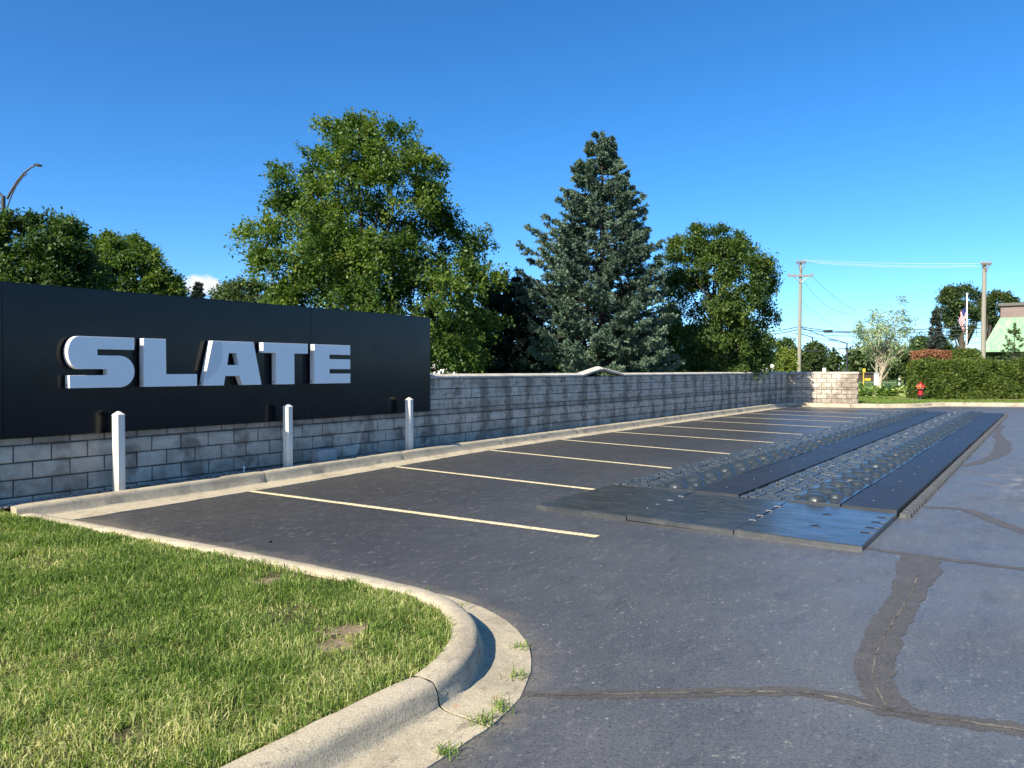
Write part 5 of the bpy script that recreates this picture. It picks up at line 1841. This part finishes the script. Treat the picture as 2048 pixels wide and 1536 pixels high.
# street lamp at the left edge
YL = 30.0
lb = at(11, 745, YL)
lt = at(11, 392, YL)
lamp = thing('street_lamp', 'bronze street lamp with curved twin arms behind the trees at the left edge', 'street lamp', (lb.x, YL, .12))
mb = MB(); mb.tube([(0, 0, 0), (0, 0, lt.z - .12)], [.12, .075], 12); mb.build('pole', M['lamp_bronze'], lamp, smooth=60)
def rel(px, py):
    q = at(px, py, YL)
    return Vector((q.x - lb.x, 0, q.z - .12))
mb = MB(); mb.tube([rel(14, 398), rel(22, 383), rel(35, 362), rel(48, 346), rel(62, 335), rel(69, 332)], [.045, .042, .04, .036, .032, .03], 8); mb.build('arm', M['lamp_bronze'], lamp, smooth=60)
mb = MB(); mb.tube([rel(14, 416), rel(22, 394), rel(32, 372), rel(44, 355), rel(54, 347)], .024, 8); mb.build('arm_brace', M['lamp_bronze'], lamp, smooth=60)
q = rel(76, 330.5)
Mh = Matrix.Translation(q) @ Matrix.Rotation(R(8), 4, 'Y') @ Matrix.Diagonal((1.0, .6, .42, 1))
mb = MB(); mb.lathe([(.01, .14), (.10, .12), (.16, .05), (.185, -.02), (.16, -.06)], 16, Mh); mb.build('luminaire', M['lamp_bronze'], lamp, smooth=60)
mb = MB(); mb.lathe([(.13, -.062), (.11, -.12), (.02, -.15)], 16, Mh); mb.build('lens', M['lens'], lamp, smooth=60)
mb = MB(); mb.tube([rel(9, 398), rel(0, 387), rel(-14, 368), rel(-30, 350), rel(-46, 340)], [.045, .042, .04, .034, .03], 8); mb.build('arm', M['lamp_bronze'], lamp, smooth=60)
mb = MB(); mb.tube([rel(9, 416), rel(0, 404), rel(-12, 382), rel(-24, 364)], .024, 8); mb.build('arm_brace', M['lamp_bronze'], lamp, smooth=60)
q = rel(-54, 338)
Mh = Matrix.Translation(q) @ Matrix.Rotation(R(-8), 4, 'Y') @ Matrix.Diagonal((1.0, .6, .42, 1))
mb = MB(); mb.lathe([(.01, .14), (.10, .12), (.16, .05), (.185, -.02), (.16, -.06)], 16, Mh); mb.build('luminaire', M['lamp_bronze'], lamp, smooth=60)

# ------------------------------------------------------------------ grass of the island
def blades(name, x, y, z, h, wd, tone, rg, mat, lean=.55, **tags):
    n = len(x)
    az = rg.random(n) * 2 * np.pi
    ln = lean * rg.random(n) ** 1.2
    base = np.stack([x, y, z], 1)
    dirv = np.stack([np.cos(az), np.sin(az), np.zeros(n)], 1)
    fa = rg.random(n) * np.pi
    sw = np.stack([np.cos(fa), np.sin(fa), np.zeros(n)], 1) * (wd * .5)[:, None]
    up = np.array([0, 0, 1.0])
    mid = base + dirv * (h * ln * .35)[:, None] + up * (h * .55)[:, None]
    tip = base + dirv * (h * ln * 1.15)[:, None] + up * (h * (1.0 - .45 * ln))[:, None]
    V = np.stack([base - sw, base + sw, mid - sw * .8, mid + sw * .8, tip], 1).reshape(-1, 3)
    b = np.arange(n)[:, None] * 5
    quads = b + np.array([0, 1, 3, 2])
    tris = b + np.array([2, 3, 4])
    me = bpy.data.meshes.new(name)
    me.vertices.add(5 * n)
    me.vertices.foreach_set('co', V.astype(np.float32).ravel())
    me.loops.add(7 * n)
    li = np.concatenate([quads, tris], 1).astype(np.int32)
    me.loops.foreach_set('vertex_index', li.ravel())
    me.polygons.add(2 * n)
    ls = (np.arange(n, dtype=np.int32) * 7)[:, None] + np.array([0, 4], dtype=np.int32)
    me.polygons.foreach_set('loop_start', ls.ravel())
    a = me.attributes.new('tone', 'FLOAT', 'FACE')
    a.data.foreach_set('value', np.repeat(tone, 2).astype(np.float32))
    me.materials.append(mat)
    me.update(calc_edges=True)
    return put(name, me, None, **tags)


rg = np.random.default_rng(99)
BARE = [(G(705, 1262, .11), .17, .35), (G(668, 1295, .11), .15, .2), (G(530, 1165, .11), .12, .2), (G(240, 1205, .11), .09, .15), (G(235, 1480, .11), .05, .05)]
n0 = 900000
u = rg.uniform(-14.5, -6.95, n0)
v = rg.uniform(0.05, 7.06, n0)
X = P0[0] + u * DU[0] + v * DN[0]
Y = P0[1] + u * DU[1] + v * DN[1]
# inside the kerb line
lim_u = np.interp(v, [.9, 2, 4, 5.9], [-7.2, -7.17, -7.07, -6.98])
cu, cv = u + 8.02, v - 6.04
ins_ = np.where((cu > 0) & (cv > 0), np.hypot(cu, cv) < 1.035, (u < lim_u + .004) & (v < 7.075))
view = (Y > 1.7) & (np.abs(X / np.maximum(Y, .1)) < .86)
keep = ins_ & view
dens = np.clip(3.6 / np.maximum(Y, 1), .30, 1.0) ** 1.3
pn = vnoise(X * 2.3, Y * 2.3) * .6 + vnoise(X * 6 + 7, Y * 6) * .4
dens *= np.clip(.05 + 1.25 * pn, .12, 1) * .85
bare = np.zeros(n0)
for c, r, _ in BARE:
    bare = np.maximum(bare, 1 - np.clip((np.hypot(X - c.x, (Y - c.y)) + (pn - .5) * .22) / r, 0, 1))
dens *= np.clip(1.12 - bare * 1.35, 0.05, 1)
keep &= rg.random(n0) < dens
X, Y, u, v, pn, bare = X[keep], Y[keep], u[keep], v[keep], pn[keep], bare[keep]
zz = np.interp(v, [0.5, 2, 4, 7], [0.075, 0.105, 0.135, 0.145]) - .035
hn = vnoise(X * 3.7 + 20, Y * 3.7 + 4)
hh = (.018 + .050 * hn + .026 * vnoise(X * 11, Y * 11 + 3)) * rg.uniform(.55, 1.25, len(X)) * np.clip(1 - bare * .5, .4, 1)
edge = np.minimum(np.abs(7.07 - v), np.abs(np.interp(v, [.9, 2, 4, 5.9], [-7.2, -7.17, -7.07, -6.98]) - u))
wd = .0040 + .0010 * np.clip(Y - 3, 0, 5) * .5 + .0012 * rg.random(len(X))
yl = vnoise(X * 1.4 + 31, Y * 1.4 + 11) * .55 + vnoise(X * 4.5 + 2, Y * 4.5 + 8) * .45
nearness = np.clip((5.0 - Y) / 3.0, 0, 1)
tone = np.clip(.40 + (yl - .5) * .85 + nearness * .10 + rg.normal(0, .20, len(X)) + np.where(rg.random(len(X)) < .14 + .14 * nearness, .45, 0) + bare * .3, 0, 1)
blades('grass', X, Y, zz, hh, wd, tone, rg, M['grass'], lean=1.5, kind='stuff')
tx = rg.choice(len(X), 170, replace=False)
Xa, Ya, Za, Ha, Wa, Ta = [], [], [], [], [], []
for i_ in tx:
    n_ = int(rg.integers(14, 34))
    r_ = rg.uniform(.02, .06)
    Xa.append(X[i_] + rg.normal(0, r_, n_)); Ya.append(Y[i_] + rg.normal(0, r_, n_)); Za.append(np.full(n_, zz[i_]))
    Ha.append(rg.uniform(.06, .125) * rg.uniform(.5, 1.1, n_)); Wa.append(np.full(n_, .0058)); Ta.append(np.clip(rg.normal(rg.uniform(.1, .55), .12, n_), 0, 1))
Xa, Ya, Za, Ha, Wa, Ta = (np.concatenate(q) for q in (Xa, Ya, Za, Ha, Wa, Ta))
_uu = (Xa - P0[0]) * DU[0] + (Ya - P0[1]) * DU[1]
_vv = (Xa - P0[0]) * DN[0] + (Ya - P0[1]) * DN[1]
ok = (_vv < 7.03) & (_uu < -7.2) & ~((_uu > -8.02) & (_vv > 6.04) & (np.hypot(_uu + 8.02, _vv - 6.04) > 1.0))
blades('coarse_grass', Xa[ok], Ya[ok], Za[ok], Ha[ok], Wa[ok], Ta[ok], rg, M['grass'], lean=1.5, kind='stuff')
# bare patches
for c, r, _ in BARE[:3]:
    mb = MB()
    n = 40
    r *= .8
    pts = []
    uvc = toUV(c)
    zc = soil_z(*uvc) + .005
    for i in range(n):
        a = 2 * math.pi * i / n
        q = r * (1.0 + .3 * math.sin(3 * a + c.x * 9) + .15 * math.sin(7 * a) + .18 * math.sin(13 * a + 2))
        pts.append((c.x + q * 1.25 * math.cos(a), c.y + q * math.sin(a), zc))
    mb.face(pts)
    mb.build('bare_patch', M['bare'], kind='structure')

# weeds in the gutter joint
WEEDS = [(853, 1187, .07, 26, 'thin weed tuft at the asphalt edge behind the island tip'), (921, 1212, .06, 24, 'small weed tuft in the gutter edge beside the start of the kerb shadow'),
         (1040, 1297, .085, 40, 'weed tuft at the gutter edge nearest the open asphalt'), (1036, 1356, .09, 44, 'spreading weed tuft just above where the crack meets the gutter'),
         (1000, 1420, .10, 60, 'upright large weed tuft just below the crack at the gutter edge'), (968, 1446, .10, 56, 'leafy weed tuft touching the large upright one'), (888, 1510, .085, 60, 'low weed tuft by the kerb joint nearest the camera')]
for i, (px, py, h, n, lb_) in enumerate(WEEDS):
    c = G(px, py, .006)
    r_ = np.random.default_rng(300 + i)
    n = int(n * .8); h *= .75
    x = c.x + r_.normal(0, .026, n); y = c.y + r_.normal(0, .026, n)
    o = blades('weed_tuft', x - c.x, y - c.y, np.zeros(n), h * r_.uniform(.5, 1.15, n), np.full(n, .0048), np.clip(r_.normal(.45, .15, n), 0, 1), r_, M['grass'], lean=1.6, label=lb_, category='weed', group='weeds along the gutter edge')
    o.location = c

# short grass on the far verge by the hydrant
rg = np.random.default_rng(101)
n = 16000
px = rg.uniform(1714, 2080, n); py = rg.uniform(790, 806, n)
Q = np.array([tuple(G(a, b, .13)) for a, b in zip(px, py)])
ok = (Q[:, 1] > np.interp(Q[:, 0], [p.x for p in far_back], [p.y for p in far_back]) + .03)
Q = Q[ok]
blades('verge_grass', Q[:, 0], Q[:, 1], np.full(len(Q), .125), .05 * rg.uniform(.5, 1.3, len(Q)), np.full(len(Q), .022), np.clip(rg.normal(.42, .15, len(Q)), 0, 1), rg, M['grass'], lean=.9, kind='stuff')
